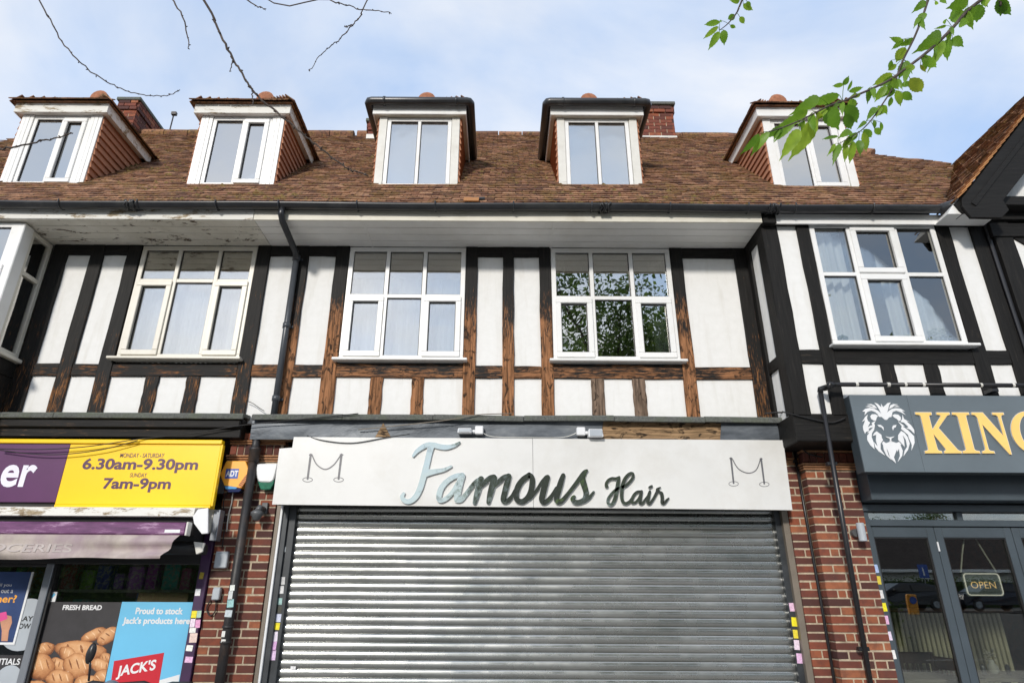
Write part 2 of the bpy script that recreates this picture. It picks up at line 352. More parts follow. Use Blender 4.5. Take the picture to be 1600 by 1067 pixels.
m.col(m.mix(m.ramp(m.noise(35, 4), (.4, 0.0), (.7, .5)), q, (.05, .13, .014, 1))); m.rough(.45); m.set(Transmission_Weight=0)
tr = m.n('ShaderNodeBsdfTranslucent'); m.l(q, tr.inputs[0]); x = m.n('ShaderNodeMixShader'); x.inputs[0].default_value = .55
m.l(m.b.outputs[0], x.inputs[1]); m.l(tr.outputs[0], x.inputs[2]); m.l(x.outputs[0], m.out.inputs[0]); M['leaf1'] = m.m
m = NM('foliage'); q = m.ramp(m.attr('rnd'), (0, (.045, .085, .018, 1)), (.6, (.085, .145, .030, 1)), (1, (.15, .22, .05, 1)))
m.col(q); m.rough(.6); tr = m.n('ShaderNodeBsdfTranslucent'); m.l(q, tr.inputs[0]); x = m.n('ShaderNodeMixShader'); x.inputs[0].default_value = .5
m.l(m.b.outputs[0], x.inputs[1]); m.l(tr.outputs[0], x.inputs[2]); m.l(x.outputs[0], m.out.inputs[0]); M['foliage'] = m.m
m = NM('bark'); a = m.noise(9, 7, m.vec(3, 3, 1)); m.col(m.ramp(a, (.3, (.035, .027, .022, 1)), (.7, (.13, .10, .085, 1)))); m.rough(.9); m.bump(a, .6, .02); M['bark'] = m.m

# ================================================================== the setting
def struct(o, kind='structure'): o['kind'] = kind; return o
m = NM('asphalt'); a = m.noise(90, 5); m.col(m.ramp(a, (.3, (.035, .035, .037, 1)), (.7, (.075, .074, .072, 1)))); m.rough(.9); m.bump(a, .4, .01); M['asphalt'] = m.m
m = NM('grass_ground'); a = m.noise(6, 6); m.col(m.ramp(a, (.3, (.035, .065, .015, 1)), (.7, (.085, .12, .03, 1)))); m.rough(.95); M['grass'] = m.m
m = NM('paving_concrete'); bt = m.n('ShaderNodeTexBrick'); bt.inputs['Scale'].default_value = 1.0; bt.inputs['Brick Width'].default_value = .9; bt.inputs['Row Height'].default_value = .6; bt.inputs['Mortar Size'].default_value = .012
bt.inputs['Color1'].default_value = (.42, .40, .37, 1); bt.inputs['Color2'].default_value = (.36, .345, .32, 1); bt.inputs['Mortar'].default_value = (.09, .085, .08, 1); m.l(m.pos, bt.inputs['Vector'])
m.col(m.mix(m.ramp(m.noise(5, 6), (.4, 0.0), (.7, .4)), bt.outputs[0], (.28, .27, .25, 1))); m.rough(.9); M['paving'] = m.m
prof = [(60, -.02), (-10, -.02), (-19, -.02), (-27, .88), (-60, 1.2), (-400, 1.6)]
g = MB()
for i in range(len(prof)-1):
    (ya, za_), (yb, zb) = prof[i], prof[i+1]
    g.quad((-300, yb, zb), (300, yb, zb), (300, ya, za_), (-300, ya, za_))
struct(g.build('ground', M['asphalt']))
struct(MB().quad((-120, -17, .0), (120, -17, .0), (120, -9.3, .0), (-120, -9.3, .0)).build('road', M['asphalt']))
struct(MB().box(-60, 60, -9.1, 12, -.015, .12).build('pavement', M['paving']))
struct(MB().box(-60, 60, -9.3, -9.102, -.015, .125).build('kerb', plain('kerb_concrete', (.30, .29, .27, 1), .9, .15, 6)))
struct(MB().quad((8, -40, .98), (60, -40, .98), (60, -29, .935), (8, -29, .935)).build('parking_strip', M['asphalt']))
lm = MB()
for i in range(-14, 15): lm.quad((i*4, -13.2, .004), (i*4+2, -13.2, .004), (i*4+2, -13.1, .004), (i*4, -13.1, .004))
struct(lm.build('road_marking', plain('road_paint', (.7, .7, .68, 1), .7, .1)), 'stuff')

# ================================================================== the three houses of the terrace
XP1, XP2 = -2.752, 2.925
bl = empty('shop_building', (-5.6, 1, .12), 'left timbered shop house with yellow and purple shop sign and faded awning', 'building')
bc = empty('shop_building', (.1, 1, .12), 'middle timbered shop house above the closed steel shutter', 'building')
br = empty('shop_building', (5.2, 1, .12), 'right timbered shop house with projecting bay, gable and slate grey cafe front', 'building')
TAN = 1.1106; CS, SN = math.cos(math.atan(TAN)), math.sin(math.atan(TAN))
EY, EZ, RY = -.62, 5.62, 3.05
def zroof(y): return EZ+TAN*(y-EY)
ZS = 5.47                                            # eaves soffit
ZL = Z(800, 648, -.2)                                # top of the ledge over the shops

# ---- timber frame of the first floor
def xs(*px, y=522, Y=-.03): return [X(p, y, Y) for p in px]
TY0, TY1 = -.032, .10
ZH0, ZR0, ZR1 = Z(800, 401, -.03), Z(800, 590, -.03), Z(800, 571.5, -.03)
def post(par, xa, xb, z0, z1, mat, y0=TY0, y1=TY1):
    # a hewn upright: edges wander a little
    n = 9; L = []; Rr = []
    for i in range(n):
        z_ = z0+(z1-z0)*i/(n-1); L.append((xa+random.uniform(-.005, .005), z_)); Rr.append((xb+random.uniform(-.005, .005), z_))
    return MB().prism(L[::-1]+Rr, y0, y1).build('timber_post', mat, par, bevel=.004)
def rail(par, xa, xb, z0, z1, mat, y0=TY0+.004, y1=TY1-.004):
    n = max(3, int((xb-xa)/.25)); L = []; U = []
    for i in range(n):
        x_ = xa+(xb-xa)*i/(n-1); L.append((x_, z0+random.uniform(-.004, .004))); U.append((x_, z1+random.uniform(-.004, .004)))
    return MB().prism(L+U[::-1], y0, y1).build('timber_rail', mat, par, bevel=.004)
def panel(par, xa, xb, z0, z1, y0=0.0, y1=.08):
    return B('plaster_panel', M['plaster'], par, xa-.006, xb+.006, y0, y1, z0-.006, z1+.006, 0)
ZW0 = 4.02
def pegs(par, x, z, y=TY0):
    pass
# left house
a1, a2, b1, b2, c1, c2, d1, d2 = xs(42, 67.5, 106, 127, 166, 188, 380, 402)
for q in ((a1, a2), (b1, b2), (c1, c2), (d1, d2)): post(bl, q[0], q[1], ZL-.05, ZS, M['tv_l'])
rail(bl, a2, b1, ZH0, ZS, M['th_l']); rail(bl, b2, c1, ZH0, ZS, M['th_l'])
for u, v in ((a2, b1), (b2, c1), (c2, d1)): rail(bl, u, v, ZR0, ZR1, M['th_l'])
for u, v in ((a2, b1), (b2, c1)): panel(bl, u, v, ZR1, ZH0); panel(bl, u, v, ZL-.05, ZR0)
lo = xs(221, 241.6, 286, 307, y=617)
post(bl, lo[0], lo[1], ZL-.05, ZR0, M['tv_l'], TY0+.006); post(bl, lo[2], lo[3], ZL-.05, ZR0, M['tv_l'], TY0+.006)
for u, v in ((c2, lo[0]), (lo[1], lo[2]), (lo[3], d1)): panel(bl, u, v, ZL-.05, ZR0)
# middle house
e1, e2, f1, f2, g1, g2, h1, h2, i1, i2, j1, j2, k1, k2 = xs(444, 465, 510, 531.5, 725, 743.6, 785, 803, 844.5, 863, 1060.5, 1080, 1165.6, 1187)
for q in ((e1, e2), (f1, f2), (g1, g2), (h1, h2), (i1, i2), (j1, j2)): post(bc, q[0], q[1], ZL-.05, ZS, M['tv_c'])
post(bc, k1, k2, ZL-.05, ZS, M['tv_l'])
for u, v in ((d2, e1), (e2, f1), (g2, h1), (h2, i1), (j2, k1)):
    rail(bc, u, v, ZH0, ZS, M['tbh']); panel(bc, u, v, ZR1, ZH0); panel(bc, u, v, ZL-.05, ZR0); rail(bc, u, v, ZR0, ZR1, M['th_c'])
for u, v in ((f2, g1), (i2, j1)): rail(bc, u, v, ZR0, ZR1+.02, M['th_c'])
lo = xs(576, 596, 642, 661, y=617); lo2 = xs(925, 945, 990, 1010, y=617)
for u, v in ((lo[0], lo[1]), (lo[2], lo[3])): post(bc, u, v, ZL-.05, ZR0, M['tv_c'], TY0+.006)
for u, v in ((lo2[0], lo2[1]), (lo2[2], lo2[3])): post(bc, u, v, ZL-.05, ZR0, M['tgrey'], TY0+.006)
for u, v in ((f2, lo[0]), (lo[1], lo[2]), (lo[3], g1), (i2, lo2[0]), (lo2[1], lo2[2]), (lo2[3], j1)): panel(bc, u, v, ZL-.05, ZR0)

# ---- windows
def window(par, x0, x1, z0, z1, Y, cols, zt, sash, mat, gl, sill=True, fw=.055, name='window'):
    f = MB(); yb, yf = Y+.07, Y-.004
    f.box(x0, x1, yf, yb, z1-fw, z1); f.box(x0, x1, yf, yb, z0, z0+fw)
    f.box(x0, x0+fw, yf, yb, z0+fw, z1-fw); f.box(x1-fw, x1, yf, yb, z0+fw, z1-fw)
    ed = [x0+fw/2]+list(cols)+[x1-fw/2]
    for c in cols: f.box(c-fw*.42, c+fw*.42, yf+.001, yb-.001, z0+fw, z1-fw)
    rows = [(z0+fw/2, zt), (zt, z1-fw/2)] if zt else [(z0+fw/2, z1-fw/2)]
    if zt:
        for i in range(len(ed)-1): f.box(ed[i]+fw*.42, ed[i+1]-fw*.42, yf+.002, yb-.002, zt-fw*.42, zt+fw*.42)
    wo = f.build(name, mat, par, bevel=.004)
    for i in range(len(ed)-1):
        for j, (za_, zb) in enumerate(rows):
            xa, xb = ed[i]+fw*.42, ed[i+1]-fw*.42; zc_, zd = za_+fw*.42, zb-fw*.42
            if (i, j) in sash:
                s_ = MB(); t = .05; y0, y1 = Y-.022, Y+.045; e = .012
                s_.box(xa-e, xb+e, y0, y1, zd-t, zd+e); s_.box(xa-e, xb+e, y0, y1, zc_-e, zc_+t)
                s_.box(xa-e, xa+t, y0, y1, zc_+t, zd-t); s_.box(xb-t, xb+e, y0, y1, zc_+t, zd-t)
                s_.build('sash', mat, wo, bevel=.006)
                xa += t; xb -= t; zc_ += t; zd -= t
            gk = MB(); t = .007
            for q in ((xa, xb, zd-t, zd), (xa, xb, zc_, zc_+t)): gk.box(q[0], q[1], Y+.012, Y+.02, q[2], q[3])
            gk.box(xa, xa+t, Y+.012, Y+.02, zc_+t, zd-t); gk.box(xb-t, xb, Y+.012, Y+.02, zc_+t, zd-t)
            gk.build('gasket', M['black'], wo)
            B('pane', gl, wo, xa-.004, xb+.004, Y+.022, Y+.03, zc_-.004, zd+.004, 0)
    if sill:
        B('sill', mat, wo, x0-.05, x1+.05, Y-.10, Y+.05, z0-.032, z0-.003, .006)
    return wo
ZT, ZB = ZS-.012, ZR1+.065
w1 = window(bl, c2+.012, d1-.004, ZB, ZT, -.02, xs(253, 319), Z(280, 438, -.03), {(0, 0), (2, 0)}, M['upvc_old'], M['glass_n'])
w2 = window(bc, f2+.008, g1-.004, ZB, ZT, -.02, xs(597, 658), Z(630, 462, -.03), {(0, 0), (2, 0)}, M['upvc'], M['glass_n'])
w3 = window(bc, i2+.008, j1-.004, ZB, ZT, -.02, xs(929.6, 995), Z(960, 465, -.03), {(0, 0), (2, 0)}, M['upvc'], M['glass'])
# ---- bay of the right house
BY = -.5
bx = lambda p, y=522: X(p, y, BY-.03)
ZBB = Z(1235, 646, BY); zw0, zw1 = Z(1410, 541, BY), Z(1370, 355, BY); bzr0, bzr1 = Z(1400, 569, BY), Z(1400, 548, BY)
ba, bb_, bcx, bd, be, bf, bgx, bh = [bx(p) for p in (1219, 1245, 1278, 1298, 1511, 1533.5, 1568, 1590)]
YF0, YF1 = BY-.03, BY+.10
for u, v in ((ba, bb_), (bcx, bd), (be, bf), (bgx, bh)): post(br, u, v, ZBB-.02, ZS+.06, M['tb'], YF0, YF1)
for u, v in ((bb_, bcx), (bf, bgx)):
    panel(br, u, v, bzr1, zw1+.0, BY, BY+.08); panel(br, u, v, ZBB-.02, bzr0, BY, BY+.08)
    rail(br, u, v, bzr0, bzr1, M['tbh'], YF0+.004, YF1-.01); rail(br, u, v, zw1, ZS+.06, M['tbh'], YF0+.004, YF1-.01)
rail(br, bd, be, bzr0, bzr1, M['tbh'], YF0+.004, YF1-.01)
l5 = [bx(p, 590) for p in (1381, 1403, 1450, 1472)]
post(br, l5[0], l5[1], ZBB-.02, bzr0, M['tb'], YF0+.006, YF1-.01); post(br, l5[2], l5[3], ZBB-.02, bzr0, M['tb'], YF0+.006, YF1-.01)
for u, v in ((bd, l5[0]), (l5[1], l5[2]), (l5[3], be)): panel(br, u, v, ZBB-.02, bzr0, BY, BY+.08)
w5 = window(br, bd+.01, be-.006, zw0, zw1+.03, BY-.02, [bx(1364), bx(1442)], Z(1400, 430, BY), {(1, 0), (1, 1)}, M['upvc'], M['glass_b'])
# side wall of the bay
def sidepost(par, ya, yb, z0, z1, mat, x0, x1, nm='timber_post'): return B(nm, mat, par, x0, x1, ya, yb, z0, z1, .004)
sx0, sx1 = XP2-.03, XP2+.05
sidepost(br, -.12, -.002, ZBB, ZS-.002, M['tb'], sx0, sx1)
sidepost(br, BY-.028, BY+.14, ZBB, ZS-.002, M['tb'], sx0, ba+.0)
zs0, zs1 = Z(1212, 577, -.3), Z(1212, 560, -.3)
sidepost(br, BY+.14, -.12, zs0, zs1, M['tbh'], sx0+.003, sx1, 'timber_rail'); sidepost(br, BY+.14, -.12, ZS-.11, ZS-.003, M['tbh'], sx0+.003, sx1, 'timber_rail')
for za_, zb in ((ZBB, zs0), (zs1, ZS-.11)): B('plaster_panel', M['plaster'], br, XP2, XP2+.06, BY+.13, -.11, za_-.004, zb+.004, 0)
# ---- gable wing at the far right
GY = -.56
gw = lambda p, y: X(p, y, GY-.03)
gx0 = bh+.05
post(br, gx0, gx0+.20, ZBB-.02, 5.62, M['tb'], GY-.03, GY+.1)
rail(br, gx0-.03, 7.8, 5.30, 5.47, M['tbh'], GY-.045, GY+.1); rail(br, gx0-.06, 7.8, 5.50, 5.70, M['tbh'], GY-.07, GY+.1)
B('plaster_panel', M['plaster'], br, gx0+.19, 7.8, GY, GY+.08, ZBB-.02, 5.31, 0)
MB().prism([(gx0+.32, 5.31), (gx0+.45, 5.31), (gx0+1.35, 4.55), (gx0+1.28, 4.44), (gx0+.20, 5.30), (gx0+.2, 5.31)], GY-.02, GY+.05).build('timber_brace', M['tb'], br, bevel=.004)
B('drainpipe', M['blackpaint'], br, bh+.004, bh+.046, BY-.06, BY-.02, ZBB-.02, 5.5, .012)
# ---- left bay
XB = a1-.02; LY = -.5
zb0, zb1 = Z(37, 566, LY+.5)+.0, ZS
zb0 = 4.0
bw = window(bl, -8.3, XB-.02, zb0, ZS-.02, LY-.02, [XB-2.0, XB-1.35, XB-.72], 4.93, {(3, 0), (1, 0)}, M['upvc'], M['glass'], False)
B('bay_corner_post', M['upvc'], bl, XB-.12, XB+.03, LY-.026, LY+.12, zb0, ZS-.022, .008)
# side window of the bay, facing the middle house
def sidewin(par, x, y0, y1, z0, z1, zt, mat):
    f = MB(); fw = .05
    f.box(x-.05, x+.012, y0, y1, z1-fw, z1); f.box(x-.05, x+.012, y0, y1, z0, z0+fw)
    f.box(x-.05, x+.012, y0, y0+fw, z0+fw, z1-fw); f.box(x-.05, x+.012, y1-fw, y1, z0+fw, z1-fw); f.box(x-.049, x+.011, y0+fw, y1-fw, zt-.025, zt+.025)
    o = f.build('window', mat, par, bevel=.004)
    for za_, zb in ((z0+fw, zt-.025), (zt+.025, z1-fw)): B('pane', M['glass'], o, x-.02, x-.012, y0+fw-.004, y1-fw+.004, za_-.004, zb+.004, 0)
    return o
sidewin(bl, XB, LY+.121, -.035, zb0+.002, ZS-.024, 4.93, M['upvc_old'])
MB().box(-8.4, XB+.07, LY-.12, -.034, zb0-.045, zb0-.004).build('sill', M['upvc_old'], bl, bevel=.006)
rail(bl, -8.4, XB+.02, zb0-.22, zb0-.05, M['tbh'], LY-.03, -.036)
post(bl, XB-.10, XB+.02, ZL-.05, zb0-.222, M['tv_l'], LY-.02, -.036)
hb = MB().box(-8.4, XB-.101, LY+.02, -.04, ZL-.05, zb0-.223).build('brick_infill', M['mortar'], bl)
bm_, bo = MB().box(-.1, .1, -.02, .02, -.029, .029).mesh('brick', M['brick'], Vector((0, 0, 0)), bevel=.004)
for i in range(6):
    for j in range(9):
        for k in (0, 1):
            cx = XB-.2-i*.165+(.082 if k else 0); cz = ZL+.02+j*.075
            if cz < zb0-.28 and cx < XB-.17 and cx > XB-.75:
                o = place('brick', bm_, (cx, LY+.016-.002*k, cz+(.037 if k else 0)), hb); o.rotation_euler = (0, R(45) if k else R(-45), 0); o.scale = (.55, 1, 1)

# ---- soffit, fascia board, gutter
def soffit(par, x0, x1, mats, y1=-.004):
    n = 4; w_ = (.57)/n
    for i in range(n):
        ya = -.575+i*w_
        B('soffit_board', mats, par, x0, x1, ya+.004, min(ya+w_-.004, y1), ZS, ZS+.018, .004)
soffit(bl, -8.6, XP1-.002, M['soffit_old'])
soffit(bc, XP1+.002, XP2-.035, M['soffit'])
for p in (575, 863): B('soffit_joint_strip', M['soffit'], bc, X(p, 365, -.3)-.012, X(p, 365, -.3)+.012, -.57, -.006, ZS-.006, ZS-.001, .001)
for par, xa, xb, mt in ((bl, -8.6, XP1-.003, M['peel']), (bc, XP1+.003, XP2-.04, M['fascia']), (br, XP2+.12, 4.95, M['upvc'])):
    yy = -.585 if par != br else -.565
    B('fascia_board', mt, par, xa, xb, yy-.018, yy+.004, ZS-.012, ZS+.115, .003)
B('timber_post', M['tb'], br, XP2-.03, XP2+.115, -.61, BY-.034, ZS-.02, ZS+.12, .005)
GZ, GYc, GR = 5.615, -.665, .062
def gutter(par, x0, x1, wob=.006):
    n = max(2, int((x1-x0)/.45)); g = MB(); pr = []
    for j in range(11):
        a = math.pi+math.pi*j/10; pr.append((GR*math.cos(a), GR*math.sin(a)))
    pr += [(GR*.9*math.cos(math.pi+math.pi*j/10), GR*.9*math.sin(math.pi+math.pi*j/10)) for j in range(10, -1, -1)]
    k = len(pr); b = 0
    for i in range(n+1):
        x = x0+(x1-x0)*i/n; dz = wob*math.sin(x*1.7)+random.uniform(-.002, .002)
        for y, z in pr: g.v.append(Vector((x, GYc+y, GZ+z+dz)))
    for i in range(n):
        for j in range(k): j2 = (j+1) % k; g.face((i*k+j, i*k+j2, (i+1)*k+j2, (i+1)*k+j))
    o = g.build('gutter', M['gutter'], par, smooth=True)
    x = x0+.3
    while x < x1:
        c = MB()
        pts = [(x, GYc+(GR+.006)*math.cos(math.pi+math.pi*j/8), GZ+(GR+.006)*math.sin(math.pi+math.pi*j/8)) for j in range(9)]
        c.tube([(x, GYc-(GR+.006), GZ+.012)]+pts, .009, 5); c.build('gutter_bracket', M['gutter'], o); x += .86
    return o
gutter(bl, -8.6, XP1); gutter(bc, XP1+.001, XP2); gutter(br, XP2+.001, 4.86)
for p in (205, 945, 1207):
    x_ = X(p, 330, -.66); par = bl if x_ < XP1 else bc if x_ < XP2 else br
    c = MB()
    for i in range(5):
        xo = x_-.05+i*.025+random.uniform(-.01, .01)
        c.tube([(xo+random.uniform(-.02, .02), GYc+(GR+.01)*math.cos(math.pi+math.pi*j/8), GZ+(GR+.01)*math.sin(math.pi+math.pi*j/8)+random.uniform(-.004, .004)) for j in range(9)], .011, 5)
    c.build('gutter_joint', M['gutter'], par, smooth=True)

# ---- roofs
def tiles(mb, O, U, V, N, nu, nv, tw, ga, test, single=None, jit=1.0, sag=None):
    O, U, V, N = Vector(O), Vector(U), Vector(V), Vector(N)
    for j in range(nv):
        off = -.5*tw if j % 2 else 0
        for i in range(nu+1):
            c = O+U*(i*tw+off)+V*(j*ga)
            if not test(c+U*(tw/2)+V*(ga/2)): continue
            lift = random.uniform(0, .007)*jit; tw_ = random.uniform(-.004, .004)*jit; l = ga*1.75; gp = random.uniform(.002, .005)
            dl = random.uniform(-.006, .006)*jit
            if sag: c = c+N*sag(c)
            p = [c+U*gp+V*dl+N*(.020+lift+tw_), c+U*(tw-gp)+V*dl+N*(.020+lift-tw_), c+U*(tw-gp)+V*l+N*.004, c+U*gp+V*l+N*.004]
            top = [q+N*.013 for q in p]
            if single and j in single[0]:
                t = MB(); t.hexa(p+top); o = t.build('tile', M['tile1'], single[1]); continue
            mb.cur = random.random(); mb.hexa(p+top)
    return mb
UX, VV, NN = (1, 0, 0), (0, CS, SN), (0, -SN, CS)
dorm = []
DX = [(-6.40, -5.33), (-4.01, -2.905), (-1.636, -.565), (.725, 1.79), (3.468, 4.555)]
for q in DX: dorm.append(q)
def indorm(c):
    for x0, x1 in DX:
        if x0+.02 < c.x < x1-.02 and .10 < c.y < 1.0+.15: return True
    return False
def RP(px, py):
    d = ray(px, py); t = (EZ+TAN*(CAM.y-EY)-CAM.z)/(d.z-TAN*d.y); return CAM+d*t
ra, rb_, rd_ = RP(1150, 213), RP(1345, 240), RP(1472, 253)
_b0, _b1 = W(1501, 312, -.84), W(1600, 186, -.84); GK = (_b1[1]-_b0[1])/(_b1[0]-_b0[0])
GX0 = _b0[0]+(EZ-_b0[1]-.02)/GK
def vx(y): return GX0+(zroof(y)-EZ)/GK
def vy(x): return EY+(EZ+GK*(x-GX0)-EZ)/TAN
def ymax(x):
    if x < ra.x: return RY
    if x < rb_.x: return RY+(rb_.y-RY)*(x-ra.x)/(rb_.x-ra.x)
    return rb_.y+(rd_.y-rb_.y)*(x-rb_.x)/(rd_.x-rb_.x)
def roof(par, x0, x1, right=False):
    d = MB(); n = 24
    # deck under the tiles, front and back slope
    for i in range(n):
        xa, xb = x0+(x1-x0)*i/n, x0+(x1-x0)*(i+1)/n
        ya, yb = ymax(xa), ymax(xb)
        e0a = EY if not right else max(EY, vy(xa)); e0b = EY if not right else max(EY, vy(xb))
        if right and (e0a > ya or e0b > yb): break
        d.quad((xa, e0a, zroof(e0a)), (xb, e0b, zroof(e0b)), (xb, yb, zroof(yb)), (xa, ya, zroof(ya)))
        d.quad((xa, ya, zroof(ya)), (xb, yb, zroof(yb)), (xb, yb+5, zroof(yb)-5.5), (xa, ya+5, zroof(ya)-5.5))
    ro = d.build('roof', M['dark'], par, fixn=False)
    test = lambda c: (not indorm(c)) and x0 <= c.x < x1 and c.y < ymax(c.x)-.02 and (not right or c.x < vx(c.y)-.02)
    ln = (RY-EY)/CS; sag = lambda c: .025*math.sin(c.x*.55+.6)*min(1, (c.y-EY)/1.5)
    t = tiles(MB(), (math.floor(x0/.165)*.165, EY-.05*CS, EZ-.05*SN), UX, VV, NN, int((x1-x0)/.165)+2, int(ln/.1), .165, .1, test, ((0, 1, 2), ro), 1.0, sag)
    tag(t.build('tiles', M['tile'], ro, fixn=False), kind='stuff')
    # ridge tiles
    x = x0+.02
    while x < x1-.1 and not (right and x > rb_.x-.3):
        y = ymax(x)
        MB().tube([(x, y, zroof(y)-.03), (x+.43, ymax(x+.43), zroof(ymax(x+.43))-.03+random.uniform(-.006, .006))], .115, 10).build('ridge_tile', M['tile1'], ro, smooth=False)
        x += .445
    # moss cushions
    mo = MB()
    for i in range(int(130*(x1-x0))):
        x_ = random.uniform(x0, x1); y_ = EY+random.random()**1.3*2.6; c = Vector((x_, y_, zroof(y_)))
        if not test(c): continue
        r = random.uniform(.010, .036)*(.55+.45*math.sin(x_*1.3+y_*2.1));
        if r < .006: continue
        c += Vector(NN)*(.028+.02*math.sin(x_*.55+.6)*min(1, (y_-EY)/1.5))
        b = len(mo.v)
        for a in range(6):
            an = a*math.pi/3; mo.v.append(c+Vector(UX)*math.cos(an)*r*random.uniform(.8, 1.5)+Vector(VV)*math.sin(an)*r)
        mo.v.append(c+Vector(NN)*r*.8)
        for a in range(6): mo.face((b+a, b+(a+1) % 6, b+6))
    tag(mo.build('moss', M['moss'], ro, smooth=True), kind='stuff')
    return ro
roof(bl, -8.6, XP1); roof(bc, XP1, XP2); rr = roof(br, XP2, rd_.x, True)
sp_ = RP(737, 321); tq = MB(); tq.hexa([sp_+Vector(UX)*a+Vector(VV)*b+Vector(NN)*c for c in (.05, .063) for a, b in ((-.09, -.03), (.08, -.035), (.08, .12), (-.09, .125))]); slip = tq.build('slipped_tile', M['tile_or'], [c for c in bc.children if c.name.startswith('roof')][0])
sp_ = RP(747, 317); tq = MB(); tq.hexa([sp_+Vector(UX)*a+Vector(VV)*b+Vector(NN)*c for c in (.03, .047) for a, b in ((-.085, 0), (.075, 0), (.075, .09), (-.085, .09))]); tq.build('tile_gap_shade', M['black'], [c for c in bc.children if c.name.startswith('roof')][0])  # black slab on the tiles stands in for the shade of a missing tile
# gable roof of the right wing: its left slope, verge and barge board
gp = MB(); gpz = lambda x: EZ+GK*(x-GX0)
GRX = max(7.05, rd_.x+.06)
gp.quad((GX0, -.82, EZ), (GRX, -.82, gpz(GRX)), (GRX, rd_.y+.1, gpz(GRX)), (rd_.x, rd_.y, gpz(rd_.x)))
gp.quad((GRX, -.82, gpz(GRX)), (GRX+2.1, -.82, EZ), (GRX+2.1, rd_.y+.1, EZ), (GRX, rd_.y+.1, gpz(GRX)))
gp.add([(GX0, -.82, EZ), (rd_.x, rd_.y, gpz(rd_.x)), (GX0, EY, EZ)], [(0, 1, 2)])
gr = gp.build('gable_roof', M['dark'], br, fixn=False)
gu, gv, gn = (0, 1, 0), (1/math.hypot(1, GK), 0, GK/math.hypot(1, GK)), (-GK/math.hypot(1, GK), 0, 1/math.hypot(1, GK))
t = tiles(MB(), (GX0-.03, -.86, EZ-.033), gu, gv, gn, 24, 66, .165, .1, lambda c: c.y < min(vy(c.x)+.05, rd_.y+.1) and c.y > -.72 and c.x < GRX)
tag(t.build('tiles', M['tile'], gr, fixn=False), kind='stuff')
for j in range(60):
    s_ = j*.1; c = Vector((GX0-.03, -.875, EZ-.033))+Vector(gv)*s_
    if c.x > GRX: break
    t = MB(); t.cur = random.random(); N_ = Vector(gn); V_ = Vector(gv); U_ = Vector(gu)
    p = [c+N_*.022, c+U_*.16+N_*.022, c+U_*.16+V_*.17+N_*.004, c+V_*.17+N_*.004]; t.hexa(p+[q+N_*.014 for q in p]); t.build('tile', M['tile_or'], gr)
# barge board
def onb(px, py): return W(px, py, -.84)
bt = [onb(1501, 312), onb(1600, 186)]; k = (bt[1][1]-bt[0][1])/(bt[1][0]-bt[0][0])
x0, z0 = bt[0]; wd = .40
MB().prism([(x0, z0), (GRX, z0+(GRX-x0)*k), (GRX, z0+(GRX-x0)*k-wd*1.35), (x0+.44, z0-.02), (x0+.47, z0-.14), (x0+.36, z0-.24), (x0+.04, z0-.235), (x0-.02, z0-.10)], -.86, -.82).build('barge_board', M['tbh'], br, bevel=.004)
MB().prism([(x0+.08, z0-.06), (GRX-.1, z0+(GRX-.1-x0)*k-.17), (GRX-.1, z0+(GRX-.1-x0)*k-.21), (x0+.12, z0-.10)], -.872, -.861).build('barge_moulding', M['tbh'], br, bevel=.003)
MB().prism([(x0+.30, 5.72), (GRX, 5.72), (GRX, z0+(GRX-x0)*k-.42), (x0+.42, z0+.42*k-.42)], GY-.1, GY+.02).build('plaster_panel', M['plaster'], br)
B('timber_rail', M['tbh'], br, x0+.25, 8.6, -.76, GY+.02, 5.60, 5.715, .005)
MB().prism([(GX0-.06, EZ-.05), (GX0+.02, EZ+.015), (x0+.25, gpz(x0+.25)-.01), (x0+.25, z0-.1), (x0, z0-.16), (GX0-.02, EZ-.14)], -.825, -.70).build('verge_block', M['tbh'], br)
# boxed eaves end between the bay gutter and the barge board
MB().prism([(4.80, ZS-.02), (5.35, ZS-.02), (5.25, ZS+.17), (4.96, ZS+.19)], -.80, -.57).build('eaves_box', M['upvc'], br, bevel=.004)
MB().tube([(4.84, GYc, GZ-.02), (4.95, GYc-.06, GZ-.005), (5.06, GYc-.14, GZ+.03)], [.062, .06, .056], 10).build('gutter_end', M['gutter'], br, smooth=True)

